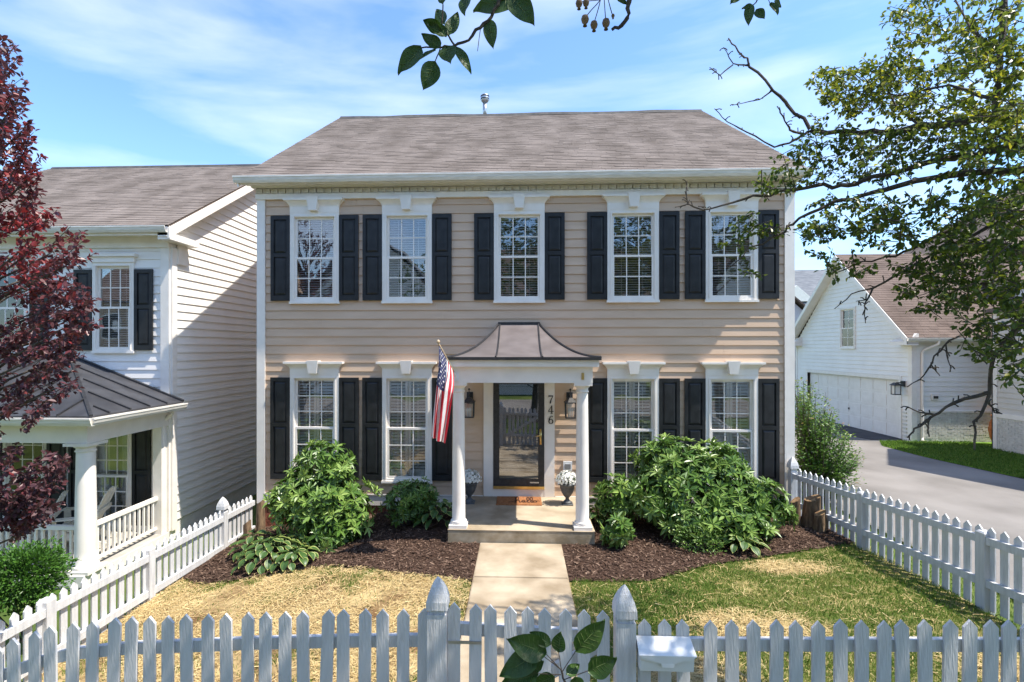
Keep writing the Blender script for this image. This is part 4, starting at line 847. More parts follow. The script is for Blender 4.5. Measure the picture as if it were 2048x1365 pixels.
# ------------------------------------------------------------------ other houses
def plain_house(name, label, x0, x1, y0, y1, zb, ze, zr, wallm, roofm, ridge='x', wins=(), loc=None, ov=0.35, real=False):
    o = thing(name, loc or ((x0+x1)/2, (y0+y1)/2, zb), label, 'house')
    m = MB(); m.box(x0,y0,zb,x1,y1,ze)
    xm, ym = (x0+x1)/2, (y0+y1)/2
    if ridge == 'x':
        for a in (x0, x1-0.1): m.add([(a,y0,ze),(a,y1,ze),(a,ym,zr-0.12),(a+0.1,y0,ze),(a+0.1,y1,ze),(a+0.1,ym,zr-0.12)], [(0,1,2),(5,4,3)])
    elif ridge == 'y':
        for a in (y0, y1-0.1): m.add([(x0,a,ze),(x1,a,ze),(xm,a,zr-0.12),(x0,a+0.1,ze),(x1,a+0.1,ze),(xm,a+0.1,zr-0.12)], [(0,1,2),(5,4,3)])
    m.build('wall', wallm, o)
    m = MB(); z0 = ze-0.02
    if ridge == 'x':
        for (ya, yb) in ((y0-ov, ym), (y1+ov, ym)): m.hexa([(x0-ov,ya,z0),(x1+ov,ya,z0),(x1+ov,yb,zr),(x0-ov,yb,zr),(x0-ov,ya,z0+0.12),(x1+ov,ya,z0+0.12),(x1+ov,yb,zr+0.12),(x0-ov,yb,zr+0.12)])
    elif ridge == 'y':
        for (xa, xb) in ((x0-ov, xm), (x1+ov, xm)): m.hexa([(xa,y0-ov,z0),(xb,y0-ov,zr),(xb,y1+ov,zr),(xa,y1+ov,z0),(xa,y0-ov,z0+0.12),(xb,y0-ov,zr+0.12),(xb,y1+ov,zr+0.12),(xa,y1+ov,z0+0.12)])
    else:
        r = min(x1-x0, y1-y0)/2; a, b = (x0+r, x1-r) if x1-x0 > y1-y0 else (xm, xm); c, d = (ym, ym) if x1-x0 > y1-y0 else (y0+r, y1-r)
        m.add([(x0-ov,y0-ov,z0),(x1+ov,y0-ov,z0),(x1+ov,y1+ov,z0),(x0-ov,y1+ov,z0),(a,c,zr),(b,d if c!=d else c,zr)], [(0,1,5,4),(2,3,4,5),(1,2,5),(3,0,4),(0,3,2,1)])
    rf = m.build('roof', roofm, o)
    for (face, a, z, ww, hh) in wins:
        m = MB(); g = MB()
        if face == 'S': m.box(a,y0-0.05,z,a+ww,y0-0.003,z+hh); g.box(a+0.1,y0-0.06,z+0.1,a+ww-0.1,y0-0.052,z+hh-0.1)
        elif face == 'N': m.box(a,y1+0.003,z,a+ww,y1+0.05,z+hh); g.box(a+0.1,y1+0.052,z+0.1,a+ww-0.1,y1+0.06,z+hh-0.1)
        else: m.box(x0-0.05,a,z,x0-0.003,a+ww,z+hh); g.box(x0-0.06,a+0.1,z+0.1,x0-0.052,a+ww-0.1,z+hh-0.1)
        wo = m.build('window', 'trim', o); g.build('pane', 'number_black', wo)
    return o
RH = thing('side_house', (17.0, 5.0, -0.3), 'beige sided house with painted brick base at right edge behind the tree', 'house')
MR = Matrix(((0,1,0,15.45),(-1,0,0,7.7),(0,0,1,0),(0,0,0,1)))
siding(RH, 0.12, 1.3, 0.95, 4.2, [], 'siding_beige', M=MR, seams=False); siding(RH, 1.3, 6.6, 0.95, 5.9, [], 'siding_beige', M=MR, seams=False)
m = MB(); m.box(15.453,1.0,-0.6,22,6.4,5.95); m.box(15.453,6.4,-0.6,22,7.697,4.2); m.add([(15.453,1.0,5.95),(15.453,6.4,5.95),(15.453,3.7,9.0),(15.7,1.0,5.95),(15.7,6.4,5.95),(15.7,3.7,9.0)], [(0,1,2),(5,4,3),(0,3,4,1)]); m.build('wall', 'siding_beige', RH)
m = MB(); m.box(15.41,7.56,-0.3,15.45,7.74,4.2); m.box(15.41,7.70,-0.3,15.6,7.74,4.2); m.build('corner_board', 'trim', RH)
m = MB(); m.box(15.40,2.0,0.80,15.452,7.56,0.95); m.build('water_table', 'trim', RH)
m = MB(); m.box(15.39,6.45,-0.3,15.451,6.62,0.80); m.box(15.389,2.2,2.1,15.451,6.62,2.28); m.build('door_casing', 'trim', RH)
m = MB(); z = -0.32; r = 0
while z < 0.78:
    y = 6.64
    while y < 7.55: m.box(15.425+random.uniform(-0.003,0.003), max(6.64, y-(0.106 if r % 2 else 0)), z, 15.452, min(y+0.202-(0.106 if r % 2 else 0), 7.55), z+0.061, 0, random.uniform(0.85,0.99)); y += 0.212
    z += 0.07; r += 1
stuff(m.build('painted_bricks', 'brick_white', RH))
m = MB()
for (ya, yb) in ((0.7,3.7),(6.7,3.7)): m.hexa([(15.1,ya,5.75),(22,ya,5.75),(22,yb,9.1),(15.1,yb,9.1),(15.1,ya,5.9),(22,ya,5.9),(22,yb,9.25),(15.1,yb,9.25)])
m.hexa([(15.3,6.4,4.3),(22,6.4,4.3),(22,7.9,4.15),(15.3,7.9,4.15),(15.3,6.4,4.45),(22,6.4,4.45),(22,7.9,4.3),(15.3,7.9,4.3)])
m.build('roof', 'plain_roof_brown', RH)
plain_house('main_house', 'large white house with brown roof rising behind the garage', 18.2, 29, 10.5, 22, -0.4, 5.6, 10.6, 'siding_white', 'plain_roof_brown', 'hip', [('S',19.2,3.5,1.0,1.6)])
plain_house('far_house', 'small white gabled house with brown roof seen past the house corner', 13.0, 18.8, 21.5, 28, -0.4, 3.3, 6.0, 'siding_white', 'plain_roof_brown', 'y', [('S',15.2,1.0,1.0,1.6)])
gh_ = plain_house('distant_house', 'distant house with grey shingle roof and white dormer above the brown roof', 20, 40, 40, 50, -0.4, 6.6, 10.9, 'siding_white', 'plain_roof_grey', 'x')
m = MB(); m.add([(24.2,40.2,7.4),(27.6,40.2,7.4),(25.9,40.2,8.9),(24.2,43,7.4),(27.6,43,7.4),(25.9,43,8.9)], [(0,1,2),(0,2,5,3),(1,4,5,2),(0,3,4,1)]); m.build('dormer', 'trim', gh_)
def across(label, x0, x1, ridge, wm, rm, ze, zr):
    ws = []
    for z in (0.8, 3.7):
        x = x0+1.2
        while x < x1-1.8: ws.append(('N', x, z, 1.1, 1.75)); x += 2.6
    o = plain_house('opposite_house', label, x0, x1, -36, -26, -0.3, ze, zr, wm, rm, ridge, ws); o['group'] = 'houses across the street'
    m = MB(); z = 0.4
    while z < ze-0.1: m.box(x0, -26+0.001, z, x1, -26+0.03, z+0.012); z += 0.2
    stuff(m.build('lap_shadow_strips', 'plain_roof_grey', o))  # dark strips stand in for the shade under each siding lap
across('white house with grey gable roof across the street, reflected in the left windows', -15.5, -5.0, 'y', 'siding_white', 'plain_roof_grey', 6.2, 11.2)
across('beige house with brown roof across the street, reflected in the middle windows', -2.5, 8.5, 'x', 'siding_beige', 'plain_roof_brown', 6.4, 10.6)
across('white house with brown gable roof across the street, reflected in the right windows', 11.5, 22, 'y', 'siding_white', 'plain_roof_brown', 6.2, 11.0)
across('tan house with brown roof across the street, reflected in the neighbour windows', -31, -18.5, 'x', 'siding_tan', 'plain_roof_brown', 6.4, 11.0)
o = thing('terracotta_pot', (16.25, 8.5, -0.3), 'orange terracotta jar at the corner of the garage wall', 'pot')
m = MB(); m.lathe([(0.12,0.0),(0.20,0.2),(0.24,0.45),(0.20,0.7),(0.13,0.85),(0.17,0.95),(0.15,0.95)],(16.25,8.5,-0.2),18); m.build('jar', 'terracotta', o, True)

# ================================================================== fences
def picket_mesh(h, w=0.089, t=0.019, peak=0.05):
    m = MB(); a = w/2; P = [(-a,0),(a,0),(a,h-peak),(0,h),(-a,h-peak)]
    m.add([(x,-t/2,z) for x,z in P]+[(x,t/2,z) for x,z in P], [(0,1,2,3,4),(9,8,7,6,5)]+[(i,5+i,5+(i+1)%5,(i+1)%5) for i in range(5)]); return m.mesh('picket', 'fence_paint')
def finial(m, x, y, z, s=0.07):
    prof = [(s*0.82,0),(s*0.82,0.03),(s*1.16,0.035),(s*1.12,0.09),(s*0.92,0.14),(s*0.60,0.19),(s*0.28,0.225),(0.004,0.245)]
    vs = []; fs = []
    for r, h in prof:
        for (a, b) in ((-1,-1),(1,-1),(1,1),(-1,1)): vs.append((x+a*r, y+b*r, z+h))
    for i in range(len(prof)-1):
        for k in range(4): k2 = (k+1) % 4; fs.append((i*4+k, i*4+k2, i*4+4+k2, i*4+4+k))
    n = len(prof)-1; fs.append((n*4,n*4+1,n*4+2,n*4+3)); m.add(vs, fs)
PK = {h: picket_mesh(h) for h in (1.15, 0.88, 0.98)}
FY = -6.33
FFL = thing('picket_fence', (-2.3, FY, -0.1), 'white picket fence in front of the straw covered lawn', 'fence')
pxs = [-38,-2,34,71,106,142,183,224,261,299,338,378,416,456,494,531,571,611,648,687,728,767.5,805.5,844.5]; pvs = [1302,1289,1276,1262,1252,1243,1240,1235,1232,1231,1229,1227,1226,1224,1222,1221,1220,1219,1218,1217,1216,1216,1215,1215]
ends = []
for u, v in zip(pxs, pvs):
    p = aty(u, v, FY); put(PK[1.15], 'picket', FFL, (p.x+random.gauss(0,0.003), p.y-0.012, p.z-1.15+random.gauss(0,0.004)), (0, random.gauss(0,0.014), random.uniform(-0.05,0.05))); ends.append(p)
def rail_curve(parent, ends, dz, hh=0.085):
    m = MB()
    for a, b in zip(ends[:-1], ends[1:]): m.hexa([(a.x,FY+0.0,a.z-dz-hh),(b.x,FY,b.z-dz-hh),(b.x,FY+0.04,b.z-dz-hh),(a.x,FY+0.04,a.z-dz-hh),(a.x,FY,a.z-dz),(b.x,FY,b.z-dz),(b.x,FY+0.04,b.z-dz),(a.x,FY+0.04,a.z-dz)])
    m.build('rail', 'fence_paint', parent)
rail_curve(FFL, ends+[Vector((-0.65,FY,ends[-1].z))], 0.205); rail_curve(FFL, ends+[Vector((-0.65,FY,ends[-1].z))], 0.85)
FFR = thing('picket_fence', (2.3, FY, 0), 'white picket fence with mailbox in front of the green lawn', 'fence')
pxs = [1286,1328,1370,1418,1465,1507,1550,1592.5,1635,1678,1721,1763,1805,1850,1893,1933,1974,2013,2050,2092]; ends = []
for i, u in enumerate(pxs):
    p = aty(u, 1238+ (0 if i < 4 else 0.5), FY); put(PK[1.15], 'picket', FFR, (p.x+random.gauss(0,0.003), p.y-0.012, p.z-1.15+random.gauss(0,0.004)), (0, random.gauss(0,0.014), random.uniform(-0.05,0.05))); ends.append(p)
rail_curve(FFR, [Vector((0.83,FY,ends[0].z))]+ends, 0.145); rail_curve(FFR, [Vector((0.83,FY,ends[0].z))]+ends, 0.85)
for (u, v, par) in ((876, 1154, FFL), (1249, 1170, FFR)):
    p = aty(u, v, FY); m = MB(); m.box(p.x-0.068,FY-0.07,-0.3,p.x+0.068,FY+0.066,p.z-0.243); P_ = m.build('post', 'fence_paint', par)
    m = MB(); finial(m, p.x, FY-0.002, p.z-0.244, 0.066); m.build('finial', 'fence_paint', P_)
GT = thing('garden_gate', (0.1, FY, 0), 'white picket gate across the concrete walk', 'gate'); ends = []
for u, v in ((908.5,1204),(949.3,1207),(983.6,1208),(1020.4,1211),(1055.9,1212),(1090.2,1215),(1128.1,1216),(1165.3,1218),(1208.3,1220)):
    p = aty(u, v, FY); put(PK[1.15], 'picket', GT, (p.x, p.y-0.012, p.z-1.15), (0, random.uniform(-0.01,0.01), 0)); ends.append(p)
rail_curve(GT, ends, 0.155); rail_curve(GT, ends, 0.82)
m = MB(); m.bar((ends[0].x+0.02,FY+0.02,0.30),(ends[-1].x-0.02,FY+0.02,0.92),0.038,0.085); m.build('brace', 'fence_paint', GT)
for z in (0.92, 0.30): m = MB(); m.box(ends[0].x-0.04,FY-0.03,z,ends[0].x+0.2,FY-0.0225,z+0.02); m.build('hinge', 'galvanised', GT)
def side_fence(name, label, pts, posts, hgt, zt, inward, posth, gothic=()):
    o = thing(name, (*pts[0], zt(pts[0][1])-hgt), label, 'fence'); pos = []; 
    for (a, b) in zip(pts[:-1], pts[1:]):
        a, b = Vector((*a,0)), Vector((*b,0)); Ln = (b-a).length; n = max(1, round(Ln/0.147)); d = (b-a).normalized(); ang = atan2(d.y, d.x)
        for k in range(n):
            p = a+d*(k+0.5)*Ln/n
            if any((p-Vector((*q,0))).length < 0.07 for q in posts): continue
            put(PK[hgt], 'picket', o, (p.x, p.y, zt(p.y)-hgt), (0, 0, ang))
        nn = Vector((-d.y, d.x, 0))*inward
        for dz in (0.16, 0.66):
            A, B = a+nn*0.033, b+nn*0.033; m = MB(); m.bar((A.x,A.y,zt(a.y)-dz),(B.x,B.y,zt(b.y)-dz),0.042,0.09); m.build('rail', 'fence_paint', o)
    for i, q in enumerate(posts):
        m = MB(); z = zt(q[1])+posth; m.box(q[0]-0.062,q[1]-0.062,gz(*q)-0.3,q[0]+0.062,q[1]+0.062,z-0.02); m.hexa([(q[0]-0.062,q[1]-0.062,z-0.02),(q[0]+0.062,q[1]-0.062,z-0.02),(q[0]+0.062,q[1]+0.062,z-0.02),(q[0]-0.062,q[1]+0.062,z-0.02),(q[0]-0.045,q[1]-0.045,z),(q[0]+0.045,q[1]-0.045,z),(q[0]+0.045,q[1]+0.045,z),(q[0]-0.045,q[1]+0.045,z)])
        P_ = m.build('post', 'fence_paint', o)
        if i in gothic: m = MB(); finial(m, q[0], q[1], z, 0.066); m.build('finial', 'fence_paint', P_)
    return o
side_fence('picket_fence', 'white picket fence running down the left side below the neighbour porch', [(-5.25,-0.02),(-5.25,-1.06),(-5.25,-2.92),(-5.25,-4.52),(-5.25,-6.3)], [(-5.25,-1.06),(-5.25,-2.92),(-5.25,-4.52),(-5.25,-6.3)], 0.88, lambda y: 0.17-0.028*y if y > -4.6 else 0.30, 1, -0.03, gothic=(0,))
side_fence('picket_fence', 'white picket fence along the right side between lawn and driveway', [(5.06,-0.12),(5.27,-1.81),(5.50,-3.66),(5.74,-5.4),(5.86,-6.3)], [(5.06,-0.14),(5.27,-1.81),(5.50,-3.66),(5.86,-6.3)], 0.98, lambda y: 0.84+0.028*(-y), -1, -0.06, gothic=(0,))
# mailbox
o = thing('mailbox', (1.05, FY-0.05, 0.73), 'white metal mailbox hung on the front picket fence', 'mailbox')
a, b = aty(1277,1300,FY-0.1).x, aty(1386,1300,FY-0.1).x; zt_, zb_ = aty(1330,1284,FY-0.1).z, aty(1330,1338,FY-0.1).z; zm_ = zt_-0.085
m = MB(); m.hexa([(a+0.005,FY-0.13,zb_),(b-0.005,FY-0.13,zb_),(b-0.005,FY-0.025,zb_),(a+0.005,FY-0.025,zb_),(a+0.005,FY-0.145,zm_),(b-0.005,FY-0.145,zm_),(b-0.005,FY-0.025,zm_+0.07),(a+0.005,FY-0.025,zm_+0.07)]); m.build('box', 'mailbox_paint', o)
m = MB(); mid = (a+b)/2; e = 0.006
top = [(a,FY-0.028,zt_),(b,FY-0.028,zt_),(b+0.008,FY-0.158,zm_+0.02),(a-0.008,FY-0.158,zm_+0.02)]
m.add(top+[(p[0],p[1],p[2]-e) for p in top], [(3,2,1,0),(4,5,6,7),(0,1,5,4),(1,2,6,5),(2,3,7,6),(3,0,4,7)])
fl = [(a-0.008,FY-0.159,zm_+0.02),(b+0.008,FY-0.159,zm_+0.02),(b-0.02,FY-0.155,zm_-0.012),(mid+0.045,FY-0.156,zm_-0.035),(mid+0.04,FY-0.158,zm_-0.06),(mid-0.04,FY-0.158,zm_-0.06),(mid-0.045,FY-0.156,zm_-0.035),(a+0.02,FY-0.155,zm_-0.012)]
m.add(fl+[(p[0],p[1]+0.005,p[2]) for p in fl], [tuple(range(7,-1,-1)), tuple(range(8,16))]+[(i,(i+1)%8,8+(i+1)%8,8+i) for i in range(8)]); m.build('lid', 'mailbox_paint', o)

# ================================================================== stumps, stones
def stump(x, y, h, r, label, tilt=0.0, cut=0.05):
    o = thing('tree_stump', (x, y, gz(x,y)), label, 'stump', 'stumps by the fence'); z = gz(x,y)-0.03; m = MB(); seg = 14; n = 6; vs = []; fs = []
    for i in range(n+1):
        t = i/n; rr = r*(1.15-0.2*t)
        for k in range(seg):
            a = 2*pi*k/seg; q = rr*(1+0.10*sin(3*a+x*9)+0.05*sin(7*a)); vs.append((x+q*cos(a)+tilt*t*h, y+q*sin(a), z+h*t+(cut*cos(a) if i == n else 0)))
    for i in range(n):
        for k in range(seg): k2 = (k+1) % seg; fs.append((i*seg+k,i*seg+k2,(i+1)*seg+k2,(i+1)*seg+k))
    m.add(vs, fs); b = m.build('trunk', 'stump_bark', o, True); m = MB(); m.add(vs[-seg:], [tuple(range(seg))]); m.v = [(a,b_,c+0.002) for a,b_,c in m.v]; m.build('cut_face', 'cut_wood', o)
stump(4.74,-0.86,0.48,0.075,'thin cut stump at the right house corner, leftmost of three'); stump(4.98,-0.88,0.52,0.13,'thickest brown stump standing against the right fence', 0.08); stump(5.0,-1.12,0.34,0.09,'shortest split stump in front of the thick one', 0.03)
stump(-4.93,-0.35,0.62,0.075,'thin cut stump at the left house corner by the brick'); stump(-4.98,-0.72,0.36,0.07,'low orange stump among the hostas by the left fence', -0.04)
def pebble(x, y, r):
    m = MB(); m.lathe([(r*0.6,0),(r,r*0.3),(r*0.85,r*0.65),(r*0.3,r*0.85)],(x,y,gz(x,y)-0.01),8); m.v = [(a+random.uniform(-1,1)*r*0.12,b+random.uniform(-1,1)*r*0.12,c) for a,b,c in m.v]
    tag(m.build('stone', 'stone', None, True), 'pale edging stone on the ground behind the right fence', 'stone', 'edging stones by the driveway')
for k in range(9): pebble(5.75+random.uniform(-0.2,0.35), -0.6+k*0.16-0.3, random.uniform(0.06,0.11))


# ================================================================== ground cover
def inpoly_rows(n, x0, x1, yf0, yf1):
    x = RNG.uniform(x0, x1, n); a = np.array([yf0(q) for q in x]); b = np.array([yf1(q) for q in x]); return x, a+(b-a)*RNG.random(n)
GZV = np.vectorize(gz)
def vnoise(x, y, f, seed=0):
    r = np.random.default_rng(seed); s = 0
    for k in range(5):
        a = r.uniform(0, 2*pi); q = f*r.uniform(0.6, 1.7); s = s+np.sin((x*cos(a)+y*sin(a))*q*2*pi+r.uniform(0, 6.28))
    return s/5
def flat_strands(name, x, y, ln, wd, tint, matn, z0, lift, par=None):
    n = len(x); a = RNG.uniform(0, 2*pi, n); d = np.stack([np.cos(a), np.sin(a), RNG.normal(0, lift, n)], 1); sd = np.stack([-np.sin(a), np.cos(a), RNG.normal(0, 0.35, n)], 1)
    P = np.stack([x, y, GZV(x, y)+z0+RNG.uniform(0, 0.018, n)], 1); h = d*ln[:, None]/2; q = sd*wd[:, None]/2
    V = np.stack([P-h-q, P+h-q, P+h+q, P-h+q], 1).reshape(-1, 3); Fc = (np.arange(n)*4)[:, None]+np.arange(4)[None]
    return stuff(tri_mesh(name, V, Fc, matn, np.repeat(tint, 4), par))
def blades(name, x, y, ln, wd, tint, matn, z0=-0.015):
    n = len(x); a = RNG.uniform(0, 2*pi, n); b = RNG.uniform(0, 2*pi, n); P = np.stack([x, y, GZV(x, y)+z0], 1)
    sd = np.stack([np.cos(a), np.sin(a), 0*a], 1)*wd[:, None]/2; ln_ = RNG.uniform(0.25, 1.0, n)*ln*0.85
    mid = P+np.stack([np.cos(b)*ln_*0.3, np.sin(b)*ln_*0.3, ln*0.6], 1); tip = P+np.stack([np.cos(b)*ln_*0.95, np.sin(b)*ln_*0.95, ln*RNG.uniform(0.55, 1.0, n)], 1)
    V = np.stack([P-sd, P+sd, mid+sd*0.8, tip, mid-sd*0.8], 1).reshape(-1, 3); Fc = (np.arange(n)*5)[:, None]+np.arange(5)[None]
    return stuff(tri_mesh(name, V, Fc, matn, np.repeat(tint, 5)))
yfr = lambda q: lerp(q, *YF_R); yfl = lambda q: lerp(q, *YF_L)
# mulch
xs_, ys_ = [], []
for (x0, x1, f) in ((0.66, 5.25, yfr), (-5.15, -0.64, yfl)):
    x, y = inpoly_rows(15000, x0, x1, lambda q: f(q)+RNG.normal(0, 0.035), lambda q: -0.05); xs_.append(x); ys_.append(y)
x = np.concatenate(xs_); y = np.concatenate(ys_); k = ~((x > -1.13) & (x < 1.16) & (y > -1.93)); x = x[k]; y = y[k]; n = len(x)
o = flat_strands('mulch_chips', x, y, RNG.uniform(0.02, 0.075, n), RNG.uniform(0.006, 0.016, n), RNG.beta(1.9, 2.2, n), 'mulch_chip', 0.016, 0.22); tag(o, 'dark brown shredded mulch around the shrubs by the house', 'mulch')
# straw: the left lawn, and bare patches in the right one
x, y = inpoly_rows(62000, -5.18, -0.64, lambda q: -6.6, lambda q: yfl(q)+0.02)
bare = vnoise(x, y, 0.7, 3)+0.5*vnoise(x, y, 1.7, 4); k = RNG.random(len(x)) < np.clip(0.50+bare*1.2, 0.08, 1); x = x[k]; y = y[k]
xr, yr = inpoly_rows(60000, 0.68, 5.4, lambda q: -6.6, lambda q: yfr(q)-0.05)
PATCH = [(3.75, -2.62, 0.62, 0.26), (2.6, -4.25, 0.75, 0.35), (1.5, -5.2, 0.6, 0.5), (3.3, -5.6, 0.7, 0.4), (0.95, -6.0, 0.4, 0.5), (2.2, -6.2, 0.5, 0.3), (4.6, -4.9, 0.5, 0.25)]
pm = np.zeros(len(xr))
for (a, b, ra, rb) in PATCH: pm = np.maximum(pm, 1.3-np.sqrt(((xr-a)/ra)**2+((yr-b)/rb)**2)+0.25*vnoise(xr, yr, 1.4, 9))
k = RNG.random(len(xr)) < np.clip(pm*1.2, 0.05, 1); x = np.concatenate([x, xr[k]]); y = np.concatenate([y, yr[k]]); n = len(x)
o = flat_strands('straw', x, y, RNG.uniform(0.04, 0.15, n), RNG.uniform(0.003, 0.0065, n), np.clip(RNG.normal(0.60, 0.24, n)+0.12*vnoise(x, y, 0.9, 5), 0, 1), 'straw', 0.004, 0.16); tag(o, 'pale straw scattered over the reseeded front lawn', 'straw')
# grass
x, y = inpoly_rows(120000, 0.66, 5.45, lambda q: -6.75, lambda q: yfr(q)+RNG.normal(0, 0.03))
pm = np.zeros(len(x))
for (a, b, ra, rb) in PATCH: pm = np.maximum(pm, 1.25-np.sqrt(((x-a)/ra)**2+((y-b)/rb)**2)+0.25*vnoise(x, y, 1.4, 9))
dens = np.clip(0.78+0.5*vnoise(x, y, 0.55, 11)+0.3*vnoise(x, y, 1.6, 12), 0.12, 1)*np.clip(1-pm*1.6, 0.04, 1)*np.where(x > 5.1, 0.5, 1); k = RNG.random(len(x)) < dens; x = x[k]; y = y[k]; n1 = len(x)
t1 = np.clip(0.48+0.26*vnoise(x, y, 0.5, 21)+0.14*vnoise(x, y, 1.9, 22)+RNG.normal(0, 0.10, n1), 0, 1); l1 = RNG.uniform(0.03, 0.075, n1)
xl, yl = inpoly_rows(130000, -5.15, -0.64, lambda q: -6.6, lambda q: yfl(q)+0.05); g = vnoise(xl, yl, 0.62, 31)+0.7*vnoise(xl, yl, 1.3, 32); g = g+np.where(xl > -0.95, 0.45, 0)+np.where(xl < -4.9, 0.5, 0)+np.where(yl > np.interp(xl, *YF_L)-0.30, 0.40, 0)
k = RNG.random(len(xl)) < np.clip((g-0.10)*0.9, 0.03, 0.75); xl = xl[k]; yl = yl[k]; n2 = len(xl)
x3 = RNG.uniform(5.35, 6.4, 9000); y3 = RNG.uniform(-6.5, 1.0, 9000); n3 = 9000
X = np.concatenate([x, xl, x3]); Y = np.concatenate([y, yl, y3]); n = len(X); T = np.concatenate([t1, np.clip(RNG.normal(0.46, 0.16, n2), 0, 1), np.clip(RNG.normal(0.35, 0.2, n3), 0, 1)])
o = blades('grass', X, Y, np.concatenate([l1, RNG.uniform(0.025, 0.06, n2), RNG.uniform(0.03, 0.07, n3)]), RNG.uniform(0.004, 0.007, n), T, 'grass'); tag(o, 'patchy green and tan grass of the front lawn', 'grass')
# lawn beyond the driveway
fl_ = strip(12.0, 20, 10)
vs = []; fs = []
for i, yv in enumerate(strip(-2, 8.99, 24)):
    a = float(np.interp(yv, [-9,1,3.7,6.2,8.0,9.1,9.4], [14.2,13.4,12.6,12.15,12.1,12.75,13.78]))
    for kx in range(9): xx = a+(21-a)*kx/8; vs.append((xx, yv, gz(xx, yv)+0.02))
for i in range(24):
    for kx in range(8): fs.append((i*9+kx, i*9+kx+1, i*9+10+kx, i*9+9+kx))
me = bpy.data.meshes.new('lawn'); me.from_pydata(vs, [], fs); me.materials.append(MATS['far_lawn']); me.update(); struct(put(me, 'lawn'))
n = 26000; y = RNG.uniform(1.0, 8.9, n); a = np.interp(y, [-9,1,3.7,6.2,8.0,9.1,9.4], [14.2,13.4,12.6,12.15,12.1,12.75,13.78]); x = a+(15.6-a)*RNG.random(n)
o = blades('grass', x, y, RNG.uniform(0.05, 0.11, n), RNG.uniform(0.010, 0.018, n), np.clip(RNG.normal(0.30, 0.16, n), 0, 1), 'grass', 0.015); tag(o, 'bright green lawn between the driveway and the garage', 'grass')

# ================================================================== shrubs
def whorl_shrub(name, label, lobes, base, leaf=(0.125, 0.175), wid=0.034, matn='rhododendron_leaf', per=9, stems=10, cat='shrub', tint0=0.45, group=None):
    o = thing(name, base, label, cat, group); Cs = []; Ns = []; rel = []
    for (cx, cy, cz, rx, ry, rz, n) in lobes:
        d = rdir(n*2); d = d[(d[:, 2] > -0.75)][:n]; n = len(d); r = RNG.uniform(0.66, 1.06, (n, 1))*(1+0.16*np.sin(d[:, 0:1]*7+cx*3)*np.cos(d[:, 2:3]*6+cy)+0.10*np.sin(d[:, 1:2]*13))
        c = np.array([cx, cy, cz])+d*np.array([rx, ry, rz])*r; Cs.append(c); Ns.append(nrm(d/np.array([rx, ry, rz])+np.array([0, -0.1, 0.7])+rdir(n)*0.35)); rel.append(r[:, 0])
    Cs = np.concatenate(Cs); Ns = np.concatenate(Ns); rel = np.concatenate(rel); k = Cs[:, 2] > GZV(Cs[:, 0], Cs[:, 1])+0.05; Cs = Cs[k]; Ns = Ns[k]; rel = rel[k]; n = len(Cs)
    u = nrm(np.cross(Ns, rdir(n))); v = np.cross(Ns, u); P = []; Dv = []; NN = []; Lg = []; T = []
    wt = RNG.normal(0, 0.14, n)
    for j in range(per):
        a = 2*pi*j/per+RNG.normal(0, 0.25, n); up = RNG.uniform(0.0, 0.75, n) if j % 3 else RNG.uniform(0.5, 1.3, n)
        rad = u*np.cos(a)[:, None]+v*np.sin(a)[:, None]; dd = nrm(rad+Ns*up[:, None])
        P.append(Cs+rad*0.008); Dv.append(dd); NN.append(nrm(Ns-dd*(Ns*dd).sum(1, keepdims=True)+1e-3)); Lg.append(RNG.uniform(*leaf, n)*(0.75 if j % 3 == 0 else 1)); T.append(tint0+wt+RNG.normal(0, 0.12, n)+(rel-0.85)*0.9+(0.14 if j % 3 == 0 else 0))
    P = np.concatenate(P); Dv = np.concatenate(Dv); NN = np.concatenate(NN); Lg = np.concatenate(Lg); T = np.concatenate(T)
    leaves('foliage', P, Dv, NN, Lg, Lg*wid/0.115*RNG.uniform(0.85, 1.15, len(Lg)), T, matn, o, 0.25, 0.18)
    m = MB(); b = Vector(base)
    for k in RNG.choice(n, min(n, stems*6), replace=False):
        e = Vector(Cs[k]); mid = b.lerp(e, 0.5)+Vector((0, 0, -0.06)); m.tube([b+Vector((random.uniform(-0.08, 0.08), random.uniform(-0.08, 0.08), -0.03)), mid, e], [0.014, 0.009, 0.004], 5)
    m.build('stems', 'bark', o); return o
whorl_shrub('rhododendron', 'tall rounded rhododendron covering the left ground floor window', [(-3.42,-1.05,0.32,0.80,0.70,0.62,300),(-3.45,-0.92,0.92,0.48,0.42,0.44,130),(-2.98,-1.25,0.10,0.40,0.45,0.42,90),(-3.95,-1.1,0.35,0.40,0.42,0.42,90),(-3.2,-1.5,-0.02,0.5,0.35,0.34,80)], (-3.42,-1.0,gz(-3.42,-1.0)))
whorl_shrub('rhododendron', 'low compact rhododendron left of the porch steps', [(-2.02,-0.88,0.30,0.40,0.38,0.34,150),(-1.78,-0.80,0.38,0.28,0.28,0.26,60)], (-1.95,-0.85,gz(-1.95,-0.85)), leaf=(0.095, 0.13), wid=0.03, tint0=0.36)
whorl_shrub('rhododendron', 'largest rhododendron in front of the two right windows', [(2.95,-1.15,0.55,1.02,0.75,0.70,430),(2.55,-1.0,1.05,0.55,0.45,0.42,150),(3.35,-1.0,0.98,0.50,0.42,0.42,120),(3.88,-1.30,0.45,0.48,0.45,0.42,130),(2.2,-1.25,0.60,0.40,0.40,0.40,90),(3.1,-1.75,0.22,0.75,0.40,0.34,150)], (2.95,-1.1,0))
whorl_shrub('rhododendron', 'small upright rhododendron between the porch and the largest bush', [(1.62,-1.15,0.45,0.30,0.30,0.38,90)], (1.6,-1.15,0))
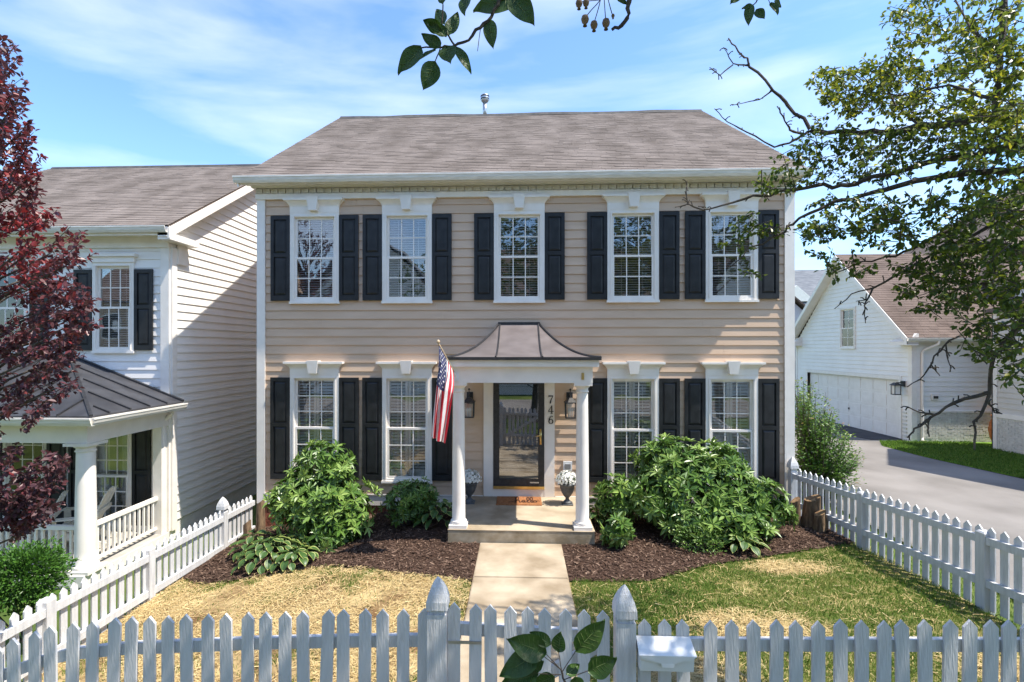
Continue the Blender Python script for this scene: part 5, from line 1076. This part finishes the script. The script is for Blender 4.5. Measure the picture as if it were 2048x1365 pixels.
whorl_shrub('rhododendron', 'tiny rhododendron seedling alone in the mulch right of the walk', [(1.52,-1.98,0.28,0.19,0.19,0.16,22),(1.45,-1.95,0.14,0.15,0.15,0.10,8)], (1.52,-1.98,0), stems=3)
def leaf_ball(name, label, cat, lobes, base, ln, wd, matn, tint, n_stems=12, group=None, up=0.4):
    o = thing(name, base, label, cat, group); P = []; D_ = []; T = []
    for (cx, cy, cz, rx, ry, rz, n) in lobes:
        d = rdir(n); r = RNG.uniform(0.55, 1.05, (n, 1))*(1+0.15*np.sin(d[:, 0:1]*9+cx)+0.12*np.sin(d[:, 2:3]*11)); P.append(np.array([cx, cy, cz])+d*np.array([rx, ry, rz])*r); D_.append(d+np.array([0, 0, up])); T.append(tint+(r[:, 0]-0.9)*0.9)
    P = np.concatenate(P); D_ = np.concatenate(D_); T = np.concatenate(T); k = P[:, 2] > GZV(P[:, 0], P[:, 1])+0.02; P = P[k]; D_ = D_[k]; T = T[k]; n = len(P)
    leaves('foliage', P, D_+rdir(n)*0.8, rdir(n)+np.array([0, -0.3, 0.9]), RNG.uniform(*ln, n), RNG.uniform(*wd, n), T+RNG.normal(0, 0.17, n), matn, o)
    m = MB(); b = Vector(base)
    for k in range(n_stems): e = Vector(P[RNG.integers(n)]); m.tube([b, b.lerp(e, 0.5), e], [0.012, 0.008, 0.003], 5)
    m.build('stems', 'bark', o); return o
leaf_ball('variegated_shrub', 'low pale leaved shrub at the foot of the largest rhododendron', 'shrub', [(2.62,-2.05,0.16,0.28,0.24,0.22,700),(2.85,-2.12,0.12,0.2,0.18,0.16,300)], (2.65,-2.05,0), (0.03, 0.05), (0.015, 0.024), 'rhododendron_leaf', 0.6)
c = at(58, 1160, 6.4); leaf_ball('boxwood', 'round clipped boxwood behind the left fence', 'shrub', [(c.x,c.y,c.z+0.05,0.36,0.40,0.36,6000),(c.x-0.38,c.y,c.z-0.02,0.38,0.42,0.34,3500)], (c.x,c.y,gz(c.x,c.y)), (0.03, 0.05), (0.018, 0.026), 'boxwood_leaf', 0.6)
# crape myrtle: upright leafy shoots with coppery tips
o = thing('crape_myrtle', (6.15, 1.3, gz(6.15, 1.3)), 'leafy crape myrtle with coppery tips between house corner and driveway', 'shrub'); b = Vector((6.15, 1.25, gz(6.15, 1.2))); m = MB(); P = []; D_ = []; T = []; Lg = []
for k in range(135):
    u, v = random.uniform(1585, 1725), 0
    top = float(np.interp(u, [1585,1600,1640,1665,1690,1728], [735,750,770,800,850,905])); v = top+abs(random.gauss(0, 70)) if random.random() < 0.8 else random.uniform(top, 1000)
    e = at(u, min(v, 985), random.uniform(10.6, 11.9)); s0 = b.lerp(e, 0.35)+Vector((random.uniform(-0.15, 0.15), random.uniform(-0.15, 0.15), 0)); mid = s0.lerp(e, 0.6)+Vector((0, 0, -0.05)); m.tube([b, s0, mid, e], [0.014, 0.009, 0.006, 0.003], 5)
    nn = 64
    for j in range(nn):
        t = (j+random.random())/nn; p = s0.lerp(e, t) if t > 0.0 else s0; dv = (e-s0).normalized(); P.append(p); a = random.uniform(0, 6.28); q = Vector((cos(a), sin(a), random.uniform(-0.1, 0.6))); D_.append(q+dv*0.35); T.append(0.42+0.30*max(0, t-0.75)/0.25*random.random()*1.6+random.gauss(0, 0.12)); Lg.append(random.uniform(0.075, 0.12)*(1-0.40*t))
P = np.array(P)+RNG.normal(0, 0.055, (len(P), 3)); n = len(P); Lg = np.array(Lg); leaves('foliage', P, np.array(D_), rdir(n)*0.6+np.array([0, 0, 1.0]), Lg, Lg*0.5, np.array(T), 'myrtle_leaf', o); m.build('stems', 'bark', o)
c = at(1592, 720, 13.5); leaf_ball('climbing_shrub', 'narrow green shrub climbing beside the right house corner', 'shrub', [(5.75+0.45,2.6,1.1,0.22,0.3,1.2,1500)], (6.2,2.6,gz(6.2,2.6)), (0.04, 0.07), (0.02, 0.035), 'myrtle_leaf', 0.4)
# hostas: each leaf its own object
def hosta_mesh(Ln, Wd, arch):
    nl, nw = 8, 6; vs = []; fs = []; mi = []; SS = (-1, -0.87, -0.45, 0, 0.45, 0.87, 1)
    for i in range(nl+1):
        t = i/nl; hw = Wd/2*max(0.02, sin(pi*min(1, t**0.75*0.97+0.03)))**0.8
        for k in range(nw+1):
            s = SS[k]; vs.append((s*hw, t*Ln*(1-0.12*t), arch*Ln*(t-1.35*t*t)+0.10*Wd*abs(s)**1.5+0.006*sin(s*9)))
    for i in range(nl):
        for k in range(nw): a = i*(nw+1)+k; fs.append((a, a+1, a+nw+2, a+nw+1)); mi.append(1 if k in (0, nw-1) or i == nl-1 else 0)
    m = MB(); m.add(vs, fs); m.m = mi
    m.tube([(0, -0.12, -0.10), (0, -0.05, -0.03), (0, 0.01, 0.0)], [0.006, 0.005, 0.004], 5)
    return m.mesh('leaf', ['hosta_green', 'hosta_margin'], True)
HM = [hosta_mesh(0.19, 0.13, 0.35), hosta_mesh(0.16, 0.115, 0.55), hosta_mesh(0.21, 0.12, 0.25)]
def hosta(x, y, R, n, h, label):
    o = thing('hosta', (x, y, gz(x, y)), label, 'plant', 'hostas in the mulch beds')
    for k in range(n):
        t = (k+0.5)/n; a = k*2.39996; rr = R*sqrt(t)*random.uniform(0.85, 1.05); px, py = x+rr*cos(a), y+rr*sin(a); z = gz(px, py)+0.10+h*(1-t**1.2)+random.uniform(0, 0.04)
        sub(random.choice(HM), 'leaf', o, (rr*cos(a), rr*sin(a), z-gz(x, y)), (radians(random.uniform(-25, 5)-28*t), random.uniform(-0.25, 0.25), a-pi/2+random.uniform(-0.4, 0.4))).scale = (random.uniform(0.8, 1.15),)*3
hosta(-3.95, -1.95, 0.50, 58, 0.24, 'variegated hosta spreading below the tall left rhododendron'); hosta(-3.45, -2.2, 0.30, 24, 0.12, 'small hosta at the straw edge in front of the tall left rhododendron'); hosta(-4.45, -1.5, 0.34, 30, 0.24, 'hosta beside the left picket fence and low stump')
hosta(-1.42, -0.95, 0.34, 34, 0.28, 'variegated hosta against the left side of the porch'); hosta(1.42, -1.0, 0.34, 34, 0.36, 'tall variegated hosta against the right side of the porch'); hosta(3.35, -2.0, 0.30, 26, 0.14, 'pale drooping hosta under the front of the largest rhododendron')

# ================================================================== trees
def limb(m, pts, r0, r1, seg=7):
    P = []
    for i in range(len(pts)-1):
        for k in range(3):
            q = pts[i].lerp(pts[i+1], k/3)
            if 0 < i or k > 0: q = q+Vector((random.gauss(0, 1), random.gauss(0, 1), random.gauss(0, 1)))*min(0.012, r0*0.35)
            P.append(q)
    P.append(pts[-1]); n = len(P); m.tube(P, [(r0+(r1-r0)*i/(n-1))*random.uniform(0.88, 1.15) for i in range(n)], seg)
def twig_leaves(acc, c, d, n, Ln, spread, tint, m=None, dr=0.35):
    """a twig through c along d with n leaves"""
    c = np.array(c); d = np.array(d)/np.linalg.norm(d)
    if m is not None: m.tube([tuple(c-d*spread), tuple(c), tuple(c+d*spread)], [0.0045, 0.0035, 0.002], 4)
    t = RNG.uniform(-1, 1.05, n); side = rdir(n); P = c+d*(t*spread)[:, None]+side*0.012; D_ = nrm(side+d*0.7+np.array([0, 0, -dr])); acc[0].append(P); acc[1].append(D_); acc[2].append(rdir(n)*0.7+np.array([0, 0, 0.8])); acc[3].append(RNG.uniform(0.75, 1.15, n)*Ln); acc[4].append(tint+RNG.normal(0, 0.17, n))
def finish(acc, name, matn, parent, ratio=0.6):
    P, D_, N_, Lg, T = [np.concatenate(a) for a in acc]; return leaves(name, P, D_, N_, Lg, Lg*ratio*RNG.uniform(0.8, 1.15, len(Lg)), T, matn, parent, 0.28, 0.15)
# purple plum on the left
PT = thing('plum_tree', (-6.35, -4.8, gz(-6.35, -4.8)), 'purple leaved plum tree at the left edge in front of the neighbour house', 'tree'); m = MB()
base = Vector((-6.35, -4.8, gz(-6.35, -4.8)-0.1)); limb(m, [base, base+Vector((0.05, 0.02, 1.4)), base+Vector((0.0, 0.1, 3.2)), base+Vector((0.15, 0.05, 5.2)), base+Vector((0.35, 0.0, 6.6))], 0.11, 0.02, 9)
vb = [95,150,200,260,330,400,440,480,520,545,580,610,650,690,730,780,820,850,905,935,965,1010,1045,1075]; ub = [20,38,42,48,75,80,105,150,185,120,145,190,190,150,175,150,110,60,60,160,120,110,100,40]
acc = [[], [], [], [], []]; cl = 0
while cl < 450:
    v = random.uniform(95, 1075); b_ = float(np.interp(v, vb, ub)); u = b_-abs(random.gauss(0, 1))*90-6
    if u < -330 or (845 < v < 905 and random.random() < 0.8) or (v > 880 and u < -120): continue
    t = random.uniform(4.3, 6.3) if v < 850 else random.uniform(4.3, 5.2); p = at(u, v, t)
    if (p-Vector((-6.3, -4.8, p.z))).length > 2.4: continue
    tn = float(np.interp(v, [100, 450, 620, 760, 1050], [0.46, 0.66, 0.42, 0.34, 0.24]))+(0.16 if 430 < v < 600 and u < 80 else 0)  # lower leaves go greyer mauve: skylight sheen put into the tint
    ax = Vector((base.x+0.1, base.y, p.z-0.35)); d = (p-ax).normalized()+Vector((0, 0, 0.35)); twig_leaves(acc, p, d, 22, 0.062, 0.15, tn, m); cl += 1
    if cl % 6 == 0: limb(m, [Vector((base.x+0.1, base.y, max(0.6, p.z-0.9))), ax.lerp(p, 0.55)+Vector((0, 0, -0.12)), p], 0.022, 0.006, 5)
for k in range(160):           # the far side of the crown, out of the picture
    a = random.uniform(0, 6.28); z = random.uniform(1.4, 6.2); r = 1.7*sin(pi*min(1, (z-0.6)/6.2))*random.uniform(0.4, 1); p = Vector((-6.9+r*cos(a)*0.8, -4.8+r*sin(a), z))
    if p.x > -6.5: continue
    twig_leaves(acc, p, (p-Vector((-6.3, -4.8, z-0.4))), 20, 0.062, 0.15, 0.45)
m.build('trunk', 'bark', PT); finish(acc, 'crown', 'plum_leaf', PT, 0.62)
# callery pear on the right, limbs reaching into the picture
PE = thing('pear_tree', (6.6, -7.6, gz(6.6, -7.6)), 'pear tree with dark limbs filling the upper right corner', 'tree'); m = MB(); acc = [[], [], [], [], []]
trunk = Vector((6.6, -7.6, -0.2)); limb(m, [trunk, trunk+Vector((0, 0.05, 1.6)), trunk+Vector((-0.15, 0.2, 3.4)), trunk+Vector((-0.3, 0.3, 5.5)), trunk+Vector((-0.4, 0.2, 8.0))], 0.17, 0.05, 10)
LIM = [
 ([(2130,205,4.0),(2048,228,4.1),(2000,239,4.2),(1912,243,4.4),(1842,253,4.6),(1765,264,4.8),(1695,265,5.0),(1631,264,5.2),(1617,258,5.2),(1578,213,5.3),(1547,179,5.3),(1501,130,5.4),(1480,102,5.4),(1457,77,5.5)], 0.038, 0.006),
 ([(1605,268,5.2),(1578,260,5.2),(1575,250,5.2),(1561,225,5.1),(1554,213,5.1)], 0.012, 0.004),
 ([(1620,263,5.2),(1605,269,5.2),(1578,287,5.2),(1550,294,5.2),(1491,264,5.3),(1455,243,5.3),(1429,218,5.4)], 0.014, 0.004),
 ([(1545,181,5.3),(1519,200,5.3),(1464,211,5.3)], 0.008, 0.003), ([(1498,132,5.4),(1466,128,5.4),(1447,95,5.4)], 0.009, 0.003), ([(1466,130,5.4),(1440,151,5.4),(1419,135,5.4)], 0.007, 0.003),
 ([(2140,255,3.8),(2048,281,3.9),(2000,299,4.0),(1930,313,4.2),(1860,327,4.3),(1754,355,4.5),(1695,373,4.6),(1649,369,4.7),(1589,380,4.8),(1540,387,4.9),(1491,397,5.0),(1420,417,5.1),(1375,410,5.1),(1350,415,5.1)], 0.032, 0.004),
 ([(1375,410,5.1),(1372,385,5.1),(1374,362,5.1)], 0.006, 0.003),
 ([(2140,330,3.8),(2048,337,3.9),(1983,341,4.0),(1912,348,4.1),(1790,373,4.3),(1719,390,4.4),(1666,408,4.5),(1600,440,4.6),(1565,461,4.6),(1500,500,4.7),(1460,535,4.7)], 0.030, 0.004),
 ([(2140,380,4.2),(2060,395,4.3),(1973,422,4.4),(1921,448,4.5),(1844,488,4.6),(1790,513,4.7),(1727,524,4.8),(1672,546,4.9)], 0.024, 0.004),
 ([(2060,420,4.4),(1980,455,4.4),(1892,495,4.5),(1811,543,4.6),(1746,576,4.7),(1702,587,4.8),(1669,618,4.8)], 0.018, 0.003), ([(1746,576,4.7),(1731,605,4.7),(1729,625,4.7),(1731,647,4.7)], 0.008, 0.003), ([(1733,600,4.7),(1712,603,4.7)], 0.005, 0.003),
 ([(2140,560,3.7),(2048,642,3.8),(2009,689,3.9),(1987,715,3.9),(1978,785,4.0),(1951,847,4.0),(1949,900,4.0)], 0.026, 0.006),
 ([(1978,785,4.0),(1907,807,4.0),(1863,836,4.1),(1830,858,4.1),(1815,876,4.1)], 0.014, 0.005), ([(1870,830,4.1),(1840,826,4.1),(1815,814,4.1)], 0.008, 0.004), ([(1856,842,4.1),(1855,868,4.1)], 0.007, 0.004), ([(1975,800,4.0),(1990,825,4.0),(2004,828,4.0)], 0.008, 0.004),
 ([(2140,610,4.2),(2035,627,4.2),(1973,645,4.3),(1899,682,4.3),(1870,711,4.4),(1848,752,4.4),(1815,774,4.4)], 0.013, 0.004), ([(1892,690,4.3),(1893,712,4.3),(1903,737,4.3)], 0.006, 0.003), ([(1862,730,4.4),(1880,752,4.4)], 0.006, 0.003),
 ([(2015,-60,4.4),(2007,0,4.3),(2000,105,4.3),(1993,170,4.2),(1993,240,4.2)], 0.022, 0.028), ([(2000,105,4.3),(1940,60,4.5),(1900,-20,4.8)], 0.014, 0.005), ([(1994,200,4.2),(1900,170,4.6),(1800,190,5.0),(1700,180,5.2)], 0.014, 0.004), ([(1842,253,4.6),(1790,210,4.9),(1740,120,5.2)], 0.012, 0.004), ([(2000,299,4.0),(1960,400,4.1),(1900,440,4.3)], 0.012, 0.004), ([(1990,120,4.2),(2048,60,4.1)], 0.010, 0.004)]
for pts, r0, r1 in LIM: limb(m, [at(*p) for p in pts], r0, r1)
top = trunk+Vector((-0.25, 0.25, 4.4))
for i in (0, 6, 8, 9, 13, 18): m.tube([trunk+Vector((-0.15, 0.2, 2.6+0.25*(i % 5))), at(*LIM[i][0][0])], [0.06, LIM[i][1]], 8)
def spurs(pts, n, r):
    for k in range(n):
        i = random.randrange(len(pts)-1); p = at(*pts[i]).lerp(at(*pts[i+1]), random.random()); d = Vector((random.gauss(0, 1), random.gauss(0, 0.5), random.gauss(0, 1))).normalized(); e = p+d*random.uniform(0.03, r); m.tube([p, p.lerp(e, 0.6)+Vector((0, 0, 0.008)), e], [0.006, 0.0045, 0.0055], 5)
for pts, r0, r1 in LIM: spurs(pts, len(pts)*2, 0.06)
CLU = [(1900,70,130,90,4.2,5.6,115),(1760,180,95,55,4.6,5.6,75),(1660,165,38,28,4.8,5.4,16),(1690,205,45,22,4.8,5.4,16),(1830,170,100,60,4.5,5.4,60),(1980,160,90,90,3.6,4.6,50),(1850,300,150,55,4.0,5.0,70),(1990,330,90,70,3.5,4.4,52),(1720,330,80,45,4.4,5.0,30),(1610,330,55,40,4.5,5.1,22),(1560,370,50,28,4.5,5.0,14),(1700,430,95,40,4.2,4.9,42),(1850,430,110,50,4.0,4.8,55),(1990,470,90,70,3.5,4.3,56),(1500,455,60,28,4.6,4.9,13),(1480,480,25,20,4.6,4.9,4),(1640,470,40,28,4.4,4.9,12),(1700,540,50,22,4.6,5.0,11),(1830,560,50,35,4.2,4.7,20),(1930,570,70,45,3.8,4.5,30),(2020,590,50,40,3.5,4.2,22),(2000,690,55,32,3.5,4.0,14),(1960,640,30,20,3.7,4.0,5),(2030,760,25,40,3.5,3.9,7),(1640,520,25,14,4.5,4.9,4),(1510,545,14,8,4.7,4.8,2),(2010,90,60,80,3.8,4.6,40),(2020,240,50,60,3.6,4.4,34),(1900,230,110,40,4.2,5.0,44),(1780,290,90,30,4.4,5.0,26),(2020,400,50,60,3.4,4.2,34),(2010,530,60,50,3.5,4.2,30),(1930,500,60,40,3.9,4.5,24),(1770,470,70,35,4.3,4.8,24),(2025,660,35,40,3.5,4.0,14),(1900,600,70,40,4.0,4.5,18),(1960,690,50,30,3.7,4.1,10),(1860,520,60,35,4.1,4.6,16),(1680,250,50,30,4.7,5.2,12),(1640,300,40,30,4.6,5.1,10)]
for (u, v, ru, rv, t0, t1, n) in CLU:
    for k in range(n):
        a = random.uniform(0, 6.28); r = sqrt(random.random()); p = at(u+ru*r*cos(a), v+rv*r*sin(a), random.uniform(t0, t1)); tn = 0.50+(0.20 if v < 260 else 0)  # upper leaves tinted yellower, a backlit look put into the colour
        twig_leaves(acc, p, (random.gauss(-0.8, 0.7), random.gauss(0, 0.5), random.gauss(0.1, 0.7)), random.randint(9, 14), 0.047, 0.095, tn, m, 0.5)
for k in range(1700):           # out-of-view rest of the crown, added and thickened to shade the front fence
    p = Vector((random.uniform(-2.5, 8.5), random.uniform(-10.6, -6.5), random.uniform(5.3, 8.8)))
    if ((p.x-3.6)/5.6)**2+((p.y+8.4)/2.6)**2+((p.z-6.8)/2.4)**2 > 1: continue
    q = np.array(p)-CC; Z = q @ CF
    if Z > 0.2 and -60 < CX+F_PX*(q @ CR)/Z < 2110 and -40 < CY-F_PX*q[2]/Z < 1400: continue
    twig_leaves(acc, p, (random.gauss(0, 1), random.gauss(0, 1), random.gauss(0, 0.5)), 26, 0.082, 0.20, 0.5, m, 0.4)
    if k % 30 == 0: limb(m, [trunk+Vector((-0.3, 0.3, 5.0)), (trunk+Vector((-0.3, 0.3, 5.6))).lerp(p, 0.6), p], 0.03, 0.006, 5)
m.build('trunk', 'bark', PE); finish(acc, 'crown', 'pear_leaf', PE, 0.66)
# street tree whose crown surrounds the viewpoint: seen only in window reflections, its crown enlarged to shade the fence
ST = thing('pear_tree', (0.6, -12.6, -0.1), 'leafy street pear behind the viewer, reflected in the upper windows', 'tree'); m = MB(); acc = [[], [], [], [], []]
tb = Vector((0.6, -12.6, -0.2)); limb(m, [tb, tb+Vector((0.05, 0, 1.6)), tb+Vector((-0.1, 0.1, 3.6)), tb+Vector((0.1, 0.0, 6.5))], 0.15, 0.03, 10)
for k in range(2400):
    p = Vector((random.uniform(-6.5, 7.5), random.uniform(-15.5, -10.4), random.uniform(1.6, 8.2)))
    if ((p.x-0.6)/6.8)**2+((p.y+12.7)/2.6)**2+((p.z-4.9)/3.4)**2 > 1 or (p-Vector(CC)).length < 0.7: continue
    twig_leaves(acc, p, (random.gauss(0, 1), random.gauss(0, 1), random.gauss(0, 0.5)), 22, 0.09, 0.20, 0.45, None, 0.4)
    if k % 24 == 0: limb(m, [tb+Vector((0, 0, min(5.5, max(1.5, p.z-1.2)))), (tb+Vector((0, 0, p.z-0.5))).lerp(p, 0.6), p], 0.03, 0.006, 5)
m.build('trunk', 'bark', ST); finish(acc, 'crown', 'pear_leaf', ST, 0.66)
# ------------------------------------------------------------------ near sprigs, leaf by leaf
def pear_leaf_mesh(Ln, Wd, curl, cup):
    nl, nw = 9, 6; vs = []; fs = []
    for i in range(nl+1):
        t = i/nl; hw = Wd/2*max(0.015, (sin(pi*t**0.72))**0.85 if t < 1 else 0.01)
        for k in range(nw+1):
            s = k/nw*2-1; vs.append((s*hw, t*Ln, cup*Wd*abs(s)**1.4-curl*Ln*t*t+0.03*Wd*sin(t*11+s*3)))
    for i in range(nl):
        for k in range(nw): a = i*(nw+1)+k; fs.append((a, a+1, a+nw+2, a+nw+1))
    m = MB(); m.add(vs, fs); m.tube([(0, t*Ln, -curl*Ln*t*t) for t in (0.02, 0.3, 0.6, 0.9)], [0.0011, 0.001, 0.0008, 0.0004], 4, 1)
    for q in range(1, 6):
        for sg in (-1, 1):
            P_ = []
            for e in (0.0, 0.4, 0.8):
                t = min(0.97, 0.12*q+0.05+e*0.16); hw = Wd/2*(sin(pi*t**0.72))**0.85; P_.append((sg*e*hw, t*Ln, cup*Wd*e**1.4-curl*Ln*t*t+0.03*Wd*sin(t*11+sg*e*3)+0.0002))
            m.tube(P_, [0.0005, 0.0004, 0.0002], 3, 1)
    return m.mesh('leaf', ['big_leaf', 'vein'], True)
def sprig(name, label, loc, leaves_, stems, t):
    o = thing(name, loc, label, 'branch')
    for (u0, v0, u1, v1, wpx) in leaves_:
        a = at(u0, v0, t); b = at(u1, v1, t+random.uniform(-0.02, 0.02)); d = b-a; Ln = d.length*1.08; yv = d.normalized(); zv = (Vector((0, -1, 0.25))+Vector((random.gauss(0, 0.35), 0, random.gauss(0, 0.35)))); xv = yv.cross(zv).normalized(); zv = xv.cross(yv)
        me = pear_leaf_mesh(Ln, wpx/F_PX*t*1.1, random.uniform(0.05, 0.22), random.uniform(0.08, 0.22)); M = Matrix((xv, yv, zv)).transposed().to_4x4(); q = sub(me, 'leaf', o); q.matrix_local = Matrix.Translation(a-o.location) @ M
    m = MB()
    for pts, r0, r1 in stems: limb(m, [at(*p, t) for p in pts], r0, r1, 6)
    m.build('twig', 'bark', o); return o
sprig('leafy_branch', 'near leafy pear twig hanging from the top centre of the picture', at(983, -20, 1.05),
 [(843,96,798,140,36),(870,124,848,176,36),(881,98,846,66,26),(872,100,838,118,24),(893,95,900,124,34),(911,95,942,140,22),(893,75,858,50,28),(897,73,914,25,26),(884,60,848,42,24),(890,50,872,18,24),(978,40,985,92,26),(1040,-14,953,18,50),(1022,-8,1064,40,42),(938,-14,926,24,34),(886,10,884,-22,18)],
 [([(1012,-40),(1000,0),(983,31),(961,57),(936,80),(910,92),(881,96),(843,96)], 0.0045, 0.0015), ([(910,92),(897,73),(884,55),(886,10)], 0.002, 0.0012), ([(881,96),(870,124)], 0.0012, 0.001), ([(1000,0),(1040,-14)], 0.002, 0.001), ([(983,31),(978,40)], 0.001, 0.001), ([(961,57),(955,103)], 0.0008, 0.0006)], 1.05)
o = sprig('fruiting_twig', 'dangling twig with small brown fruits at the top of the picture', at(1230, -20, 1.0), [(1232,-4,1254,8,16)],
 [([(1256,-40),(1256,0),(1259,26),(1244,49),(1224,60)], 0.005, 0.003), ([(1256,-40),(1215,-30),(1201,0)], 0.002, 0.001), ([(1201,0),(1175,30)], 0.0008, 0.0008), ([(1201,0),(1190,40)], 0.0008, 0.0008), ([(1208,-10),(1211,36)], 0.0008, 0.0008), ([(1214,-10),(1224,28)], 0.0008, 0.0008), ([(1201,0),(1164,4)], 0.0008, 0.0008)], 1.0)
for (u, v, r) in ((1170,39,8),(1188,50,7.5),(1212,46,8),(1226,32,3.5),(1158,7,7),(1172,6,6.5)):
    c = at(u, v, 1.0); q = r/F_PX; m = MB(); m.lathe([(0.0,1.25*q),(q*0.75,0.8*q),(q,0.0),(q*0.8,-0.75*q),(q*0.35,-1.2*q),(q*0.55,-1.75*q),(q*0.15,-1.3*q)], tuple(c), 12); m.build('fruit', 'fruit', o, True)
sprig('leafy_branch', 'small leaf cluster dangling at the top edge right of the fruits', at(1520, -20, 1.7), [(1500,8,1497,48,18),(1512,20,1528,36,18),(1540,8,1556,26,16),(1548,2,1562,14,14),(1478,-6,1462,6,16),(1505,12,1485,18,12)], [([(1530,-30),(1512,5),(1503,16)], 0.003, 0.0012), ([(1530,-30),(1540,8)], 0.002, 0.001), ([(1530,-30),(1478,-6)], 0.002, 0.001)], 1.7)
sprig('leafy_branch', 'near leafy pear twig rising at the bottom edge before the gate', at(1130, 1390, 1.25),
 [(1090,1306,1022,1282,46),(1078,1306,1004,1350,44),(1088,1322,1014,1336,40),(1078,1348,1008,1366,38),(1117,1303,1120,1268,28),(1152,1302,1206,1248,44),(1176,1342,1230,1322,40),(1102,1290,1062,1266,24),(1132,1350,1158,1330,20),(1110,1352,1070,1372,30),(1150,1352,1160,1378,26)],
 [([(1135,1400),(1130,1365),(1122,1340)], 0.004, 0.002), ([(1122,1340),(1090,1306)], 0.0013, 0.001), ([(1122,1340),(1078,1306)], 0.0013, 0.001), ([(1124,1345),(1117,1303)], 0.0011, 0.001), ([(1124,1345),(1152,1302)], 0.0013, 0.001), ([(1128,1360),(1176,1342)], 0.0012, 0.001), ([(1122,1350),(1078,1348)], 0.0012, 0.001)], 1.25)
